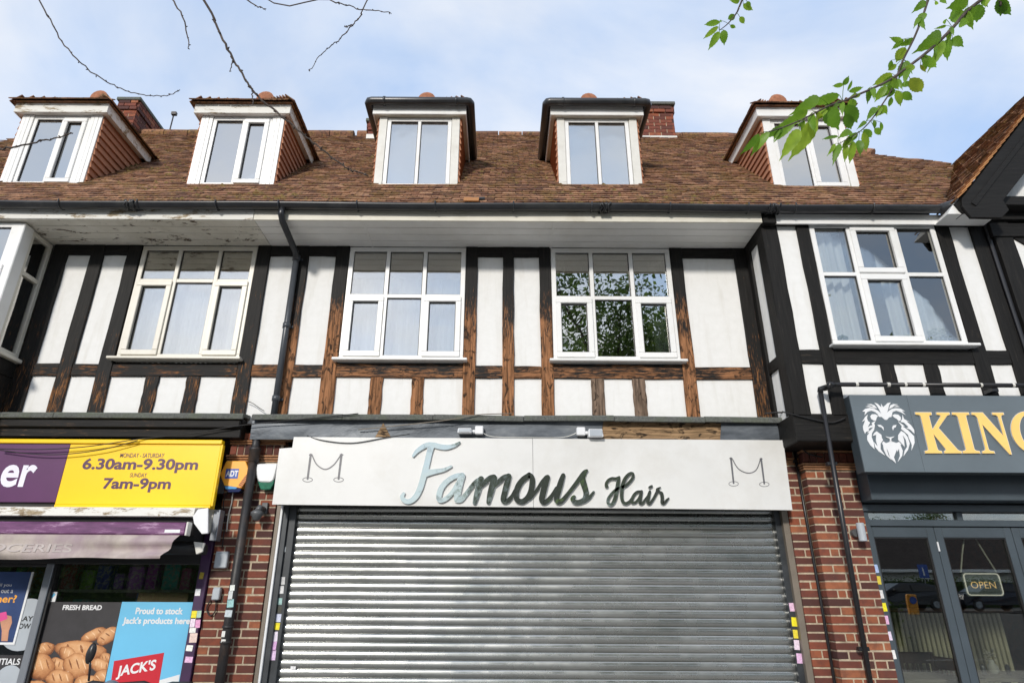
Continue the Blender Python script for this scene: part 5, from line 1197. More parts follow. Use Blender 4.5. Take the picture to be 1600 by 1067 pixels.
# ================================================================== pipes
def pipe(nm, label, cat='pipe'): return empty(nm, (0, 0, 0), label, cat)
xd = X(447, 520, -.07)
dp = empty('downpipe', (xd, -.07, ZL), 'dark grey plastic downpipe from the gutter down the timbered wall', 'pipe')
MB().tube([(xd-.02, GYc, GZ-.04), (xd-.02, GYc, GZ-.13), (xd-.012, GYc+.05, GZ-.19), (xd, -.13, Z(463, 400, -.1)+.03), (xd, -.085, Z(463, 400, -.1)-.05)], .036, 12).build('swan_neck', M['gutter'], dp, smooth=True)
MB().tube([(xd, -.085, Z(463, 400, -.1)+.0), (xd, -.085, ZL+.0)], .034, 14).build('pipe_run', M['pipe_grey'], dp, smooth=True)
for zz in (Z(463, 402, -.1), Z(452, 508, -.1), Z(440, 622, -.1)):
    MB().lathe((xd, -.085, zz), [(.036, -.03), (.043, -.028), (.043, .028), (.036, .03)], 14).build('collar', M['pipe_grey'], dp, smooth=True)
    B('clip', M['pipe_grey'], dp, xd-.06, xd+.06, -.05, -.033, zz-.015, zz+.015, .003)
xi = X(370, 890, -.09)
ip = empty('drainpipe', (xi, -.1, .12), 'black cast iron drainpipe on the left brick pier', 'pipe')
zc_ = Z(398, 710, -.1)
MB().tube([(xi, -.09, .12), (xi, -.09, zc_-.02)], .044, 16).build('pipe_run', M['iron'], ip, smooth=True); MB().tube([(xi, -.09, zc_-.02), (xi, -.09, zbm+.05)], .04, 16).build('pipe_run', M['iron'], ip, smooth=True)
MB().lathe((xi, -.09, zc_-.06), [(.044, -.02), (.056, -.015), (.055, .10), (.06, .105), (.06, .13), (.04, .135)], 16).build('socket', M['iron'], ip, smooth=True)
for zz in (Z(350, 979, -.1), Z(347, 1003, -.1)): MB().lathe((xi, -.09, zz), [(.044, -.012), (.052, -.01), (.052, .01), (.044, .012)], 16).build('band', M['iron'], ip, smooth=True)
for px, py, ww, hh, c in ((363, 918, .045, .05, (220, 225, 220)), (360, 930, .04, .08, (200, 205, 205)), (360, 942, .06, .07, (150, 195, 195)), (357, 958, .065, .06, (190, 200, 205)), (349, 990, .03, .05, (225, 225, 220)), (349, 1001, .04, .03, (225, 225, 220))): sticker(ip, px, py, ww, hh, -.1355, c)
gpz0, gpz1 = W(1281, 608, -.58), W(1360, 1067, -.17)
gp_ = empty('gas_pipe', (gpz0[0], -.3, .12), 'thin black gas pipe down the right pier and along above the grey sign', 'pipe')
hz = W(1296, 600.5, -.66)
e = Vector((gpz1[0]-gpz0[0], .41, gpz1[1]-gpz0[1])); low = Vector((gpz0[0], -.58, gpz0[1]))+e*1.25
MB().tube([low, (gpz0[0], -.58, gpz0[1]-.03)], .024, 10).build('pipe_run', M['blackpaint'], gp_, smooth=True)
MB().tube([(gpz0[0], -.58, gpz0[1]-.03), (gpz0[0]+.004, -.585, gpz0[1]), (gpz0[0]+.03, -.6, gpz0[1]+.004), (gpz0[0]+.06, -.64, gpz0[1]+.006), (hz[0]-.012, -.66, hz[1]-.03), (hz[0], -.66, hz[1]), (hz[0]+.04, -.66, hz[1])], .030, 10).build('elbow', M['blackpaint'], gp_, smooth=True)
hr = MB().tube([(hz[0]+.03, -.66, hz[1]), (7.8, -.66, hz[1]+.0)], .022, 10).build('pipe_run', M['blackpaint'], gp_, smooth=True)
for p in (1336, 1385, 1412, 1440, 1530, 1580): MB().tube([(X(p, 600, -.66), -.66, hz[1]), (X(p+random.uniform(3, 7), 600, -.66), -.66, hz[1])], .0226, 10).build('flaked_patch', M['offwhite'], gp_)
B('clip', M['blackpaint'], gp_, X(1548, 604, -.64), X(1558, 604, -.64), -.65, BY-.03, hz[1]-.06, hz[1]-.02, .004)
for py in (733, 1018):
    f = (py-608)/(1067-608); c = Vector((gpz0[0], -.58, gpz0[1]))+e*f*1.0
    B('clip', M['blackpaint'], gp_, c.x-.05, c.x+.045, c.y-.01, c.y+.05, c.z-.018, c.z+.018, .006)
xt = X(1284, 945, -.04)
tp = tag(MB().tube([(xt, -.03, .2), (xt+.004, -.028, 1.6), (xt-.002, -.03, 2.3), (xt-.006, -.03, 3.02)], .014, 8).build('conduit', M['blackpaint'], None, smooth=True), 'thin black conduit in the corner of the right brick pier', 'pipe')
lx, lz = W(1347, 831, -.24)
wl_ = empty('wall_lamp', (lx, -.2, lz), 'grey cylinder wall lamp beside the cafe door', 'lamp')
MB().lathe((lx, -.23, lz-.085), [(.03, 0), (.036, .004), (.036, .168), (.03, .172)], 18).build('body', M['greyplast'], wl_, smooth=False); MB().lathe((lx-.02, PYR-.003, lz), [(.038, -.05), (.038, -.0)], 16, 'Y').build('wall_plate', M['camgrey'], wl_)

# ================================================================== cafe front of the right house
cx = lambda p, py=940, Y=0.0: X(p, py, Y)
ztop = Z(1480, 823, 0)
cf = B('shopfront', M['frame_slate'], br, xq1+.004, 7.7, -.30, -.02, Z(1480, 781, -.3), zc0-.004, .004)
zr = [Z(1480, p, -.05) for p in (789, 799.5, 812, 822)]
B('head_rail', M['frame_slate'], cf, xq1+.004, 7.7, -.09, .05, zr[1], zr[0], .004); B('head_rail', M['frame_slate'], cf, xq1+.03, 7.7, -.05, .05, zr[3], zr[2], .004)
B('transom_pane', M['glass_k'], cf, xq1+.03, 7.7, .0, .008, zr[2]-.004, zr[1]+.004, 0); B('gap_shade_fill', M['black'], cf, xq1+.004, 7.7, -.05, .05, zr[0]+.001, Z(1480, 781, -.3)+.1, 0)  # black filler stands in for the shaded gap between fascia and head rail
B('transom_bar', M['frame_slate'], cf, X(1492, 806, 0), X(1501, 806, 0), -.03, .05, zr[2]+.001, zr[1]-.001, .003)
jb = B('door_frame', M['frame_slate'], cf, xq1+.006, cx(1379.5), -.06, .06, .12, zr[1], .004)
for px, py, c in ((1369, 888, (170, 190, 230)), (1373, 906, (220, 200, 70)), (1377, 928, (225, 225, 225)), (1382, 948, (240, 225, 40)), (1385, 968, (225, 180, 215)), (1390, 993, (225, 210, 230)), (1396, 1022, (235, 235, 235))): sticker(jb, px, py, .04, .075, -.0612, c)
def leaf_door(pa, pb, pc, pd):                        # stile, pane, stile
    xa, xb2, xc_, xd_ = [cx(p) for p in (pa, pb, pc, pd)]; k = MB(); y0, y1 = -.03, .03; rt = .10; zt2 = zr[3]-.006
    k.box(xa, xb2, y0, y1, .14, zt2); k.box(xc_, xd_, y0, y1, .14, zt2); k.box(xb2, xc_, y0+.001, y1-.001, zt2-rt, zt2); k.box(xb2, xc_, y0+.001, y1-.001, .14, .3)
    d = k.build('folding_door', M['frame_slate'], cf, bevel=.004)
    B('pane', M['glass_k'], d, xb2-.004, xc_+.004, -.004, .004, .29, zt2-rt+.004, 0)
    b_ = MB(); t = .012
    b_.box(xb2, xc_, -.02, -.006, zt2-rt-t, zt2-rt); b_.box(xb2, xb2+t, -.02, -.006, .3, zt2-rt-t); b_.box(xc_-t, xc_, -.02, -.006, .3, zt2-rt-t); b_.build('bead', M['black'], d)
    return d
leaf_door(1380, 1384, 1471, 1483.2); d2_ = leaf_door(1484, 1496, 1596, 1608); leaf_door(1609, 1621, 1721, 1733); leaf_door(1734, 1746, 1860, 1872)
hx_ = cx(1483.6)
B('hinge', M['white'], d2_, X(1465.5, 850, -.04)-.006, X(1465.5, 850, -.04)+.008, -.045, -.03, Z(1466, 861, -.04), Z(1464, 846, -.04), .003)
# open sign on cords
OY = .06
os_ = empty('open_sign', (X(1536, 912, OY), OY, Z(1536, 932, OY)), 'hanging OPEN sign with lit outline and letters in the cafe door', 'sign')
xo0, xo1, zo0, zo1 = X(1506, 912, OY), X(1565, 912, OY), Z(1538, 931.5, OY), Z(1534, 894, OY)
def rrect(x0, x1, z0, z1, r):
    o = []
    for cx_, cz_, a0 in ((x1-r, z1-r, 0), (x0+r, z1-r, 90), (x0+r, z0+r, 180), (x1-r, z0+r, 270)):
        for t in range(6): a = R(a0+t*18); o.append((cx_+r*math.cos(a), cz_+r*math.sin(a)))
    return o
MB().prism(rrect(xo0, xo1, zo0, zo1, .035), OY, OY+.02).build('board', plain('sign_board_grey', (.16, .19, .20, 1), .3, .1), os_)
m = NM('lit_white'); m.col((.8, .8, .75, 1)); m.b.inputs['Emission Color'].default_value = (1, .95, .85, 1); m.b.inputs['Emission Strength'].default_value = .45; M['litw'] = m.m
m = NM('lit_amber'); m.col((.9, .55, .2, 1)); m.b.inputs['Emission Color'].default_value = (1, .68, .32, 1); m.b.inputs['Emission Strength'].default_value = .8; M['lita'] = m.m
rr2 = rrect(xo0+.012, xo1-.012, zo0+.012, zo1-.012, .03); MB().tube([(a, OY-.008, b) for a, b in rr2+rr2[:1]], .006, 6, False).build('outline_tube', M['litw'], os_, smooth=True)
text(os_, 'OPEN', xo0+.065, xo1-.065, zo0+.075, zo1-.085, OY-.006, M['lita'], bold=-.012)
for (pa, pb) in (((1507.5, 840), (1502.5, 894)), ((1525, 840), (1558, 893))):
    a, b = W(*pa, OY), W(*pb, OY); MB().tube([(a[0], OY+.01, a[1]), ((a[0]+b[0])/2-.004, OY+.01, (a[1]+b[1])/2), (b[0], OY+.01, b[1])], .007, 6).build('cord', M['offwhite'], os_)
# cafe room, slatted screen, tables and chairs
k = MB(); q0, q1 = xq1, 7.7
k.quad((q0, 5, .1), (q1, 5, .1), (q1, 5, 3.1), (q0, 5, 3.1)); k.quad((q0, .1, 2.95), (q1, .1, 2.95), (q1, 5, 2.95), (q0, 5, 2.95)); k.quad((q0, .1, .122), (q1, .1, .122), (q1, 5, .122), (q0, 5, .122)); k.quad((q0, .25, .1), (q0, 5, .1), (q0, 5, 3), (q0, .25, 3))
k.build('shop_lining', M['dark'], br, fixn=False)
SY2 = 1.9; zsl = Z(1450, 956, SY2)
scn = empty('slatted_screen', (5, SY2, .12), 'half height slatted screen with wooden cap inside the cafe', 'screen')
xs_a, xs_b = X(1372, 1000, SY2), X(1578, 1000, SY2)
B('backing', M['black'], scn, xs_a, xs_b, SY2+.03, SY2+.07, .12, zsl, 0); B('cap', M['wood'], scn, xs_a-.05, xs_b+.1, SY2-.05, SY2+.12, zsl+.001, zsl+.045, .005)
sl_me = MB().box(-.019, .019, -.015, .015, 0, zsl-.125).mesh('slat', M['slat'], Vector((0, 0, 0)), bevel=.003)[0]
x = xs_a+.03
while x < xs_b: place('slat', sl_me, (x, SY2+.012, .122), scn); x += .0585
def table(lb, cxm, cy, w_, d_, mat):
    t = empty('cafe_table', (cxm, cy, .12), lb, 'table'); B('table_top', mat, t, cxm-w_/2, cxm+w_/2, cy-d_/2, cy+d_/2, .84, .875, .005); B('column', M['black'], t, cxm-.035, cxm+.035, cy-.035, cy+.035, .16, .839, .01); B('foot', M['black'], t, cxm-.25, cxm+.25, cy-.25, cy+.25, .122, .158, .01); return t
def chair(lb, x, y, rz, mat):
    c = empty('cafe_chair', (x, y, .12), lb, 'chair'); s_ = .2
    def bb(nm, x0, x1, y0, y1, z0, z1):
        o = B(nm, mat, c, x+x0, x+x1, y+y0, y+y1, .12+z0, .12+z1, .006); return o
    for sx in (-s_, s_-.035): bb('leg', sx, sx+.035, -s_, -s_+.035, .002, .44); bb('leg', sx, sx+.035, s_-.035, s_, .002, .92)
    bb('seat', -s_, s_, -s_, s_-.036, .441, .47); bb('back_rail', -s_+.036, s_-.036, s_-.03, s_-.008, .80, .92)
    for i in range(4): bb('back_slat', -s_+.06+i*.08, -s_+.095+i*.08, s_-.026, s_-.012, .49, .80)
    c.rotation_euler = (0, 0, rz); return c
darkw = plain('dark_wood', (.05, .028, .02, 1), .45, .2, 12); pale = plain('table_top_grey', (.34, .32, .28, 1), .35, .1, 5)
tx1, tx2 = X(1440, 1050, .75), X(1555, 1035, .9)
t1 = table('cafe table nearest the right brick pier', tx1, .8, .9, .7, pale); t2 = table('cafe table with white vase further along the window', tx2+.1, .95, .9, .7, pale)
chair('dark wooden chair behind the nearest cafe table', X(1450, 1025, 1.35), 1.4, 0, darkw); chair('brown wooden chair between the two cafe tables', (tx1+tx2)/2+.08, .85, R(90), M['wood'])
vx = X(1546, 1022, .95)
va = empty('flower_vase', (vx, .95, .876), 'white vase of pale flowers on the cafe table', 'vase')
MB().lathe((vx, .95, .876), [(.025, 0), (.055, .03), (.05, .08), (.025, .11), (.03, .13)], 16).build('vase_body', M['white'], va, smooth=True)
fk = MB()
for i in range(26):
    a = random.uniform(0, 6.28); r_ = random.uniform(0, .06); c = Vector((vx+r_*math.cos(a), .95+r_*math.sin(a), .876+random.uniform(.14, .24)))
    fk.lathe(c, [(.003, -.012), (.014, 0), (.003, .012)], 6)
fk.build('flowers', M['offwhite'], va)
for i, dx_ in enumerate((-.14, .12)):
    tag(MB().lathe((vx+dx_, .9, .876), [(.022, 0), (.022, .075), (.015, .09), (.006, .1)], 14).build('shaker', M['alu'], None, smooth=True), ['metal shaker left of the white vase', 'metal shaker right of the white vase'][i], 'shaker')

# ================================================================== curtains and plants behind the upper windows
def curtain(lb, x0, x1, y, z0, z1, amp=.02, wl=.09, mat='net'):
    k = MB(); n = max(8, int((x1-x0)/.012))
    for i in range(n+1):
        x = x0+(x1-x0)*i/n; yy = y+amp*math.sin(x/wl*6.28+1.5*math.sin(x*9))
        k.v += [Vector((x, yy, z0)), Vector((x+.01*math.sin(x*40), yy*.98+y*.02, z1))]
    for i in range(n): k.face((2*i, 2*i+2, 2*i+3, 2*i+1))
    return tag(k.build('curtain', M[mat], None, smooth=True, fixn=False), lb, 'curtain')
curtain('white net curtain across the cream framed left window', c2+.06, d1-.06, .17, ZB+.02, ZT-.42, .012, .06)
curtain('pale net curtain across the window right of the downpipe', f2+.06, g1-.06, .2, ZB+.02, ZT-.3, .012, .07)
curtain('white curtain at the left side of the window with tree reflection', i2+.06, i2+.20, .2, ZB+.02, ZT-.05, .02, .06); curtain('white curtain at the right side of the window with tree reflection', j1-.22, j1-.06, .2, ZB+.02, ZT-.05, .02, .06)
curtain('white curtain at the left of the bay window', bd+.06, bd+.42, BY+.16, zw0+.05, zw1, .03, .09); curtain('white curtain at the right of the bay window', be-.62, be-.05, BY+.18, zw0+.05, zw1, .03, .09)
hyd = plain('hydrangea_white', (.70, .74, .62, 1), .7, .15, 40); lf = plain('plant_green', (.06, .13, .035, 1), .6, .3, 20)
for i, (p, lb, cm, rr_) in enumerate(((1466, 'white hydrangea at the right of the bay window sill', hyd, .105), (1418, 'small white hydrangea at the middle of the bay window sill', hyd, .06), (1316, 'small green pot plant at the left of the bay window sill', lf, .05))):
    x_ = X(p, 520, BY+.1); zc2 = zw0+.05+rr_*.9
    pt = empty('pot_plant', (x_, BY+.12, zw0+.03), lb, 'plant')
    MB().lathe((x_, BY+.12, zw0+.035), [(.04, 0), (.055, .05), (.05, .055)], 14).build('pot', M['terracotta'], pt, smooth=True)
    k = MB()
    for j in range(90):
        v = Vector((random.gauss(0, 1), random.gauss(0, 1), random.gauss(0, 1))).normalized()*rr_*random.uniform(.75, 1); v.z *= .8
        k.lathe(Vector((x_, BY+.12, zc2+.03))+v, [(.002, -.01), (.016, 0), (.002, .01)], 5)
    k.build('flower_head' if cm is hyd else 'foliage', cm, pt)

# ================================================================== trees
def leafy(mb, c, r, rnd):
    # one leaf: a bent kite
    d = Vector((rnd.gauss(0, 1), rnd.gauss(0, 1), rnd.gauss(-.35, .7))).normalized(); s_ = d.cross(Vector((rnd.gauss(0, 1), rnd.gauss(0, 1), rnd.gauss(0, 1)))).normalized(); nn = d.cross(s_)
    mb.cur = rnd.random(); mb.add([c, c+d*r*.5+s_*r*.24+nn*r*.05, c+d*r, c+d*r*.5-s_*r*.24+nn*r*.05], [(0, 1, 2), (0, 2, 3)])
def tree(nm, label, base, h, rad, cz, seed, nleaf, leaf, group=None, trunk_r=.16, droop=.25, sparse=0, keep=None):
    rnd = random.Random(seed); base = Vector(base); o = empty(nm, base, label, 'tree', group)
    tk = MB(); tips = []
    top = base+Vector((rnd.uniform(-.2, .2), rnd.uniform(-.2, .2), h*.42))
    tk.tube([base-Vector((0, 0, .2)), base+(top-base)*.35+Vector((.04, .03, 0)), base+(top-base)*.7, top], [trunk_r*1.25, trunk_r, trunk_r*.85, trunk_r*.7], 10)
    for i in range(9):
        a = i*2.4+rnd.uniform(-.3, .3); el = rnd.uniform(.25, 1.1); L = rad*rnd.uniform(.65, 1.0); st = base+(top-base)*rnd.uniform(.75, 1.0)
        d = Vector((math.cos(a)*math.cos(el), math.sin(a)*math.cos(el), math.sin(el)*1.25)); p = [st]; n = 6
        for j in range(1, n+1):
            d2 = d+Vector((rnd.gauss(0, .12), rnd.gauss(0, .12), rnd.gauss(0, .10)-droop*j/n)); p.append(p[-1]+d2*L/n)
        tk.tube(p, [trunk_r*.5*(1-j/(n+1))+.008 for j in range(n+1)], 7)
        for j in range(2, n+1):
            for b in range(3):
                e_ = (d+Vector((rnd.gauss(0, .8), rnd.gauss(0, .8), rnd.gauss(.0, .5)))).normalized()*L*rnd.uniform(.25, .5); q = p[j]+e_*.5+Vector((0, 0, .05)); r_ = p[j]+e_-Vector((0, 0, droop*.4))
                tk.tube([p[j], q, r_], [.018, .012, .005], 5); tips += [(p[j], q), (q, r_)]
    tk.build('trunk', M['bark'], o, smooth=True)
    if nleaf:
        lf_ = MB()
        for i in range(nleaf):
            a, b = tips[rnd.randrange(len(tips))]; c = a+(b-a)*rnd.random()+Vector((rnd.gauss(0, 1), rnd.gauss(0, 1), rnd.gauss(0, 1)))*rad*.10
            if keep and not keep(c): continue
            leafy(lf_, c, leaf*rnd.uniform(.6, 1.25), rnd)
        tag(lf_.build('crown', M['foliage'], o, fixn=False), kind=None)
    return o, tips
tr_r, tipr = tree('cherry_tree', 'leafy street tree whose branch hangs into the top right of the view', (3.9, -8.3, .12), 8.2, 2.5, 5, 5, 15000, .12, None, .15, .35, keep=lambda c: c.y < -7.2)
tr_l, tipl = tree('bare_tree', 'bare street tree whose twigs reach into the top left of the view', (-3.4, -8.4, .12), 7.5, 2.2, 5, 9, 500, .09, None, .12, .2, keep=lambda c: c.y < -7.2)
# --- bare twigs (bend by bend), all growing from a limb of the bare tree
z1 = lambda x, y: (x/2.963, y/2.963)
z2 = lambda x, y: (530+x/2.963, y/2.963)
TW = [([z1(*q) for q in ((180, 0), (230, 90), (300, 210), (380, 300), (460, 360), (560, 410), (660, 440), (760, 445), (832, 420))], 2.9, .0042),
      ([z1(*q) for q in ((800, 0), (850, 90), (875, 190), (870, 228))], 3.1, .0042),
      ([z1(*q) for q in ((945, 0), (1000, 110), (1065, 250), (1120, 340), (1170, 420), (1240, 490), (1330, 560), (1420, 640), (1500, 700), (1600, 775))]+[z2(60, 790), z2(130, 808)], 2.7, .0064),
      ([z1(*q) for q in ((1068, 258), (1075, 300), (1063, 335))], 2.7, .003), ([z1(*q) for q in ((1168, 415), (1168, 450), (1172, 485))], 2.7, .003),
      ([z1(*q) for q in ((1140, 0), (1190, 30), (1230, 46))], 3.0, .0038), ([z1(1525, 0)]+[z2(*q) for q in ((0, 15), (100, 44), (170, 52), (240, 61))], 3.0, .0042),
      ([z2(130, 0), z2(100, 70), z2(50, 130), z2(0, 185), z1(1530, 215), z1(1480, 262), z1(1428, 335)], 3.2, .0042), ([z2(58, 118), z2(35, 125), z2(25, 124)], 3.2, .003),
      ([z1(*q) for q in ((-40, 697), (0, 690), (100, 676), (200, 652), (290, 631), (330, 615))], 2.6, .0048)]
limb = Vector((-1.9, -7.6, 5.0)); rnd = random.Random(4)
MB().tube([(-3.35, -8.4, 3.0), (-2.8, -8.1, 4.3), limb, (-1.2, -7.0, 5.3)], [.06, .05, .035, .02], 8).build('limb', M['bark'], tr_l, smooth=True)
for pts, dep, r0 in TW:
    n = len(pts); w_ = [AT(p[0], p[1], dep*(1-.06*i/max(1, n-1))) for i, p in enumerate(pts)]
    if n > 4 and pts[0][1] < 5: e_ = w_[0]+(w_[0]-w_[1]).normalized()*.9; w_ = [limb, (limb+e_)*.5+Vector((0, 0, .3)), e_]+w_
    c = [Vector(q) for q in crom([tuple(p) for p in w_], 6)]; k = len(c)
    tw = MB().tube([p+Vector((rnd.gauss(0, 1), rnd.gauss(0, 1), rnd.gauss(0, 1)))*.0022 for p in c], [r0*(1-.62*i/k) for i in range(k)], 6)
    for i in range(2, k-1, 3):                        # buds and spurs
        d = Vector((rnd.gauss(0, 1), rnd.gauss(0, 1), rnd.gauss(0, 1))).normalized(); tw.tube([c[i], c[i]+d*r0*1.9], [r0*.75, r0*.35], 5)
    tw.build('twig', M['bark'], tr_l, smooth=True)
# --- the leafy branch
z3 = lambda x, y: (1060+x/2.963, y/2.963)
BR = [([(1415, -10), (1340, 50), (1270, 130), (1200, 200), (1130, 260), (1050, 320), (980, 370), (900, 410), (830, 440), (760, 470), (700, 490), (640, 520), (560, 560), (480, 592), (420, 610)], 2.6, 1.9, .0062),
      ([(1160, -10), (1130, 80), (1090, 180), (1040, 280), (1010, 360), (985, 420), (940, 490), (890, 560), (840, 610), (790, 640), (740, 668)], 2.7, 2.35, .0045), ([(300, -10), (270, 60), (230, 110), (190, 142)], 2.8, 2.75, .005), ([(1500, -30), (1495, 0), (1480, 10)], 2.5, 2.5, .006)]
limb2 = Vector((3.0, -6.4, 4.6))
MB().tube([(3.9, -8.3, 2.9), (3.6, -7.6, 4.0), limb2], [.07, .055, .03], 8).build('limb', M['bark'], tr_r, smooth=True)
for pts, d0, d1_, r0 in BR:
    n = len(pts); w_ = [AT(*z3(*p), d0+(d1_-d0)*i/(n-1)) for i, p in enumerate(pts)]; e_ = w_[0]+(w_[0]-w_[1]).normalized()*.6; w_ = [limb2, (limb2+e_)*.5+Vector((0, 0, .12)), e_]+w_
    c = crom([tuple(p) for p in w_], 5); k = len(c); MB().tube(c, [r0*(1.3-1.0*i/k) for i in range(k)], 6).build('branch', M['bark'], tr_r, smooth=True)
LV = [(640, 545, 510, 748, 74), (560, 600, 470, 742, 60), (420, 612, 335, 722, 44), (375, 622, 288, 716, 36), (600, 512, 440, 604, 52), (650, 450, 515, 535, 56), (745, 440, 600, 485, 50), (700, 500, 742, 604, 84), (770, 490, 832, 572, 66), (800, 458, 812, 505, 40), (770, 530, 802, 602, 50), (765, 392, 712, 400, 22), (765, 395, 790, 352, 26), (790, 425, 858, 404, 26), (783, 420, 806, 370, 14), (540, 560, 440, 660, 40), (680, 505, 640, 560, 40), (480, 592, 400, 640, 40),
 (740, 632, 664, 646, 17), (748, 668, 714, 764, 34), (725, 668, 690, 722, 20), (800, 608, 740, 640, 38), (775, 668, 770, 752, 28), (812, 655, 792, 760, 34), (835, 650, 842, 722, 38), (858, 600, 896, 638, 38), (908, 596, 938, 626, 32), (936, 566, 940, 612, 16), (915, 498, 870, 560, 32), (950, 488, 966, 532, 26), (830, 615, 760, 668, 24),
 (990, 342, 898, 398, 44), (962, 400, 908, 474, 38), (1002, 398, 930, 455, 32), (985, 450, 975, 498, 22), (1008, 420, 1030, 494, 38), (1038, 428, 1084, 466, 40), (1072, 364, 1132, 428, 62), (1030, 396, 1090, 384, 28), (1092, 304, 1026, 352, 38), (1010, 300, 968, 328, 28), (985, 280, 980, 325, 22), (1050, 220, 1006, 292, 50), (1030, 192, 978, 174, 28), (1042, 182, 986, 232, 28), (1120, 300, 1147, 336, 16), (1060, 200, 1046, 180, 14),
 (1215, 148, 1086, 250, 66), (1230, 190, 1155, 335, 40), (1216, 200, 1188, 278, 34), (1250, 178, 1244, 284, 46), (1268, 178, 1320, 218, 50), (1300, 112, 1348, 104, 44), (1240, 120, 1185, 135, 14), (1240, 90, 1228, 115, 14), (1322, 60, 1248, 88, 78), (1342, 0, 1240, 42, 66), (1392, 20, 1380, 108, 62), (1362, 30, 1318, 104, 54), (1140, 60, 1108, 122, 38), (1146, 8, 1082, 60, 38), (1408, 0, 1432, 34, 26), (1505, -5, 1490, 78, 60), (1480, -5, 1540, 74, 56), (1215, -2, 1242, 18, 22), (1190, 5, 1200, 25, 14), (1440, -5, 1420, 34, 20),
 (282, 8, 238, 4, 26), (300, 20, 346, 50, 28), (284, 80, 306, 112, 26), (262, 70, 228, 92, 32), (240, 118, 266, 130, 18), (192, 104, 118, 116, 30), (184, 124, 114, 182, 26), (190, 148, 138, 234, 36), (210, 140, 212, 212, 40), (318, 8, 332, 44, 22), (192, 96, 200, 104, 10)]
rnd = random.Random(8)
for pts, d0, d1_, r0 in BR[:2]:
    for i in range(1, len(pts)-1):
        for b_ in range(2):
            a_ = rnd.uniform(.6, 2.8); L_ = rnd.uniform(38, 95); bx_ = pts[i][0]+rnd.uniform(-25, 25); by_ = pts[i][1]+rnd.uniform(-8, 8); LV.append((bx_, by_, bx_+L_*math.cos(a_), by_+L_*math.sin(a_), L_*rnd.uniform(.35, .5)))
def depth_at(x, y):
    best = None
    for pts, d0, d1_, r0 in BR:
        for i, p in enumerate(pts):
            q = (p[0]-x)**2+(p[1]-y)**2
            if best is None or q < best[0]: best = (q, d0+(d1_-d0)*i/(len(pts)-1), p)
    return best[1], best[2]
for (xa, ya, xb2, yb2, wd_) in LV:
    dep, bp_ = depth_at(xa, ya); a = AT(*z3(xa, ya), dep); b = AT(*z3(xb2, yb2), dep+rnd.uniform(-.05, .05)); ax = b-a; L = ax.length
    view = ray(*z3((xa+xb2)/2, (ya+yb2)/2)).normalized(); s_ = ax.cross(view).normalized(); nn = s_.cross(ax).normalized(); tilt = rnd.uniform(-.35, .35); s_ = (s_*math.cos(tilt)+nn*math.sin(tilt)); nn = ax.normalized().cross(s_)
    hw = wd_/2.963/F*dep*.5*.9; k = MB(); nseg = 14; rows_ = []
    for i in range(nseg+1):
        t = i/nseg; wv = hw*1.12*(math.sin(math.pi*min(1, t**.78))**.85)*(1-.25*t)*(.55 if t > .85 else 1)+.0004; ser = 1+.06*((i % 2)*2-1); cv_ = a+ax*t+nn*(.08*L*math.sin(t*math.pi)-.05*L*t*t)
        k.v += [cv_-s_*wv*ser+nn*wv*.28, cv_, cv_+s_*wv*ser+nn*wv*.28]
    for i in range(nseg):
        b_ = i*3; k.face((b_, b_+1, b_+4, b_+3)); k.face((b_+1, b_+2, b_+5, b_+4))
    bw_ = AT(*z3(*bp_), dep)
    if (bw_-a).length < .2 and (bw_-a).length > .004: k.tube([bw_, (bw_+a)/2+Vector((0, 0, .004)), a], .0011, 4)
    k.build('leaf', M['leaf1'], tr_r, smooth=True, fixn=False)

# ================================================================== across the road (seen in the windows, the letters and the shutter)
for i, (x, y, h, rd) in enumerate(((1.0, -18.6, 12, 4.0), (5.6, -20.0, 23, 6.6), (13.5, -19.5, 16, 5.2), (-14.5, -20, 14, 4.6), (-24, -23, 10, 4.0), (20, -43, 9, 3.6), (38, -55, 11, 4.5), (9, -34, 11, 4.4))):
    tree('garden_tree', ['round leafy tree straight across the road', 'tallest leafy tree across the road', 'leafy tree right of the tallest one across the road', 'leafy tree at the left across the road', 'leafy tree at the far left across the road', 'leafy tree beside the white bungalow', 'big tree behind the white bungalow', 'leafy tree set back behind the tallest one'][i], (x, y, .0 if y > -22 else .5 if y > -26 else .95), h, rd, 5, 20+i, (14000, 26000, 14000, 11000)[i] if i < 4 else 7000, .25, 'trees across the road', .2, .25)
M['hcore'] = plain('hedge_core', (.02, .04, .01, 1), .9, .3, 5)
def hedge(lb, x0, x1, y, z, h):
    rnd = random.Random(int(x0*10)); k = MB()
    for i in range(int((x1-x0)*(260 if h < 3 else 700))): leafy(k, Vector((rnd.uniform(x0, x1), y+rnd.gauss(0, .3), z+h*rnd.random()**(.6 if h < 3 else .9)*(1+.12*math.sin(i*.01)))), .16 if h < 3 else .34, rnd)
    o = tag(k.build('hedge', M['foliage'], None, fixn=False), lb, 'hedge')
    B('hedge_core', M['hcore'], o, x0+.1, x1-.1, y-.2, y+.2, z, z+h*.92, 0); return o
hedge('long hedge in front of the white bungalow', 16, 50, -41, .95, 1.9); hedge('hedge along the far pavement', -26, -4, -18.8, .0, 1.6); hedge('added tall dark hedge behind the far pavement that darkens the left shop glass', -34, -9.5, -24, .5, 6.5); hedge('low hedge opposite the cafe', 4, 15, -19.2, .0, 1.5)  # the tall hedge is added, unseen, to darken reflections in the left shop glass
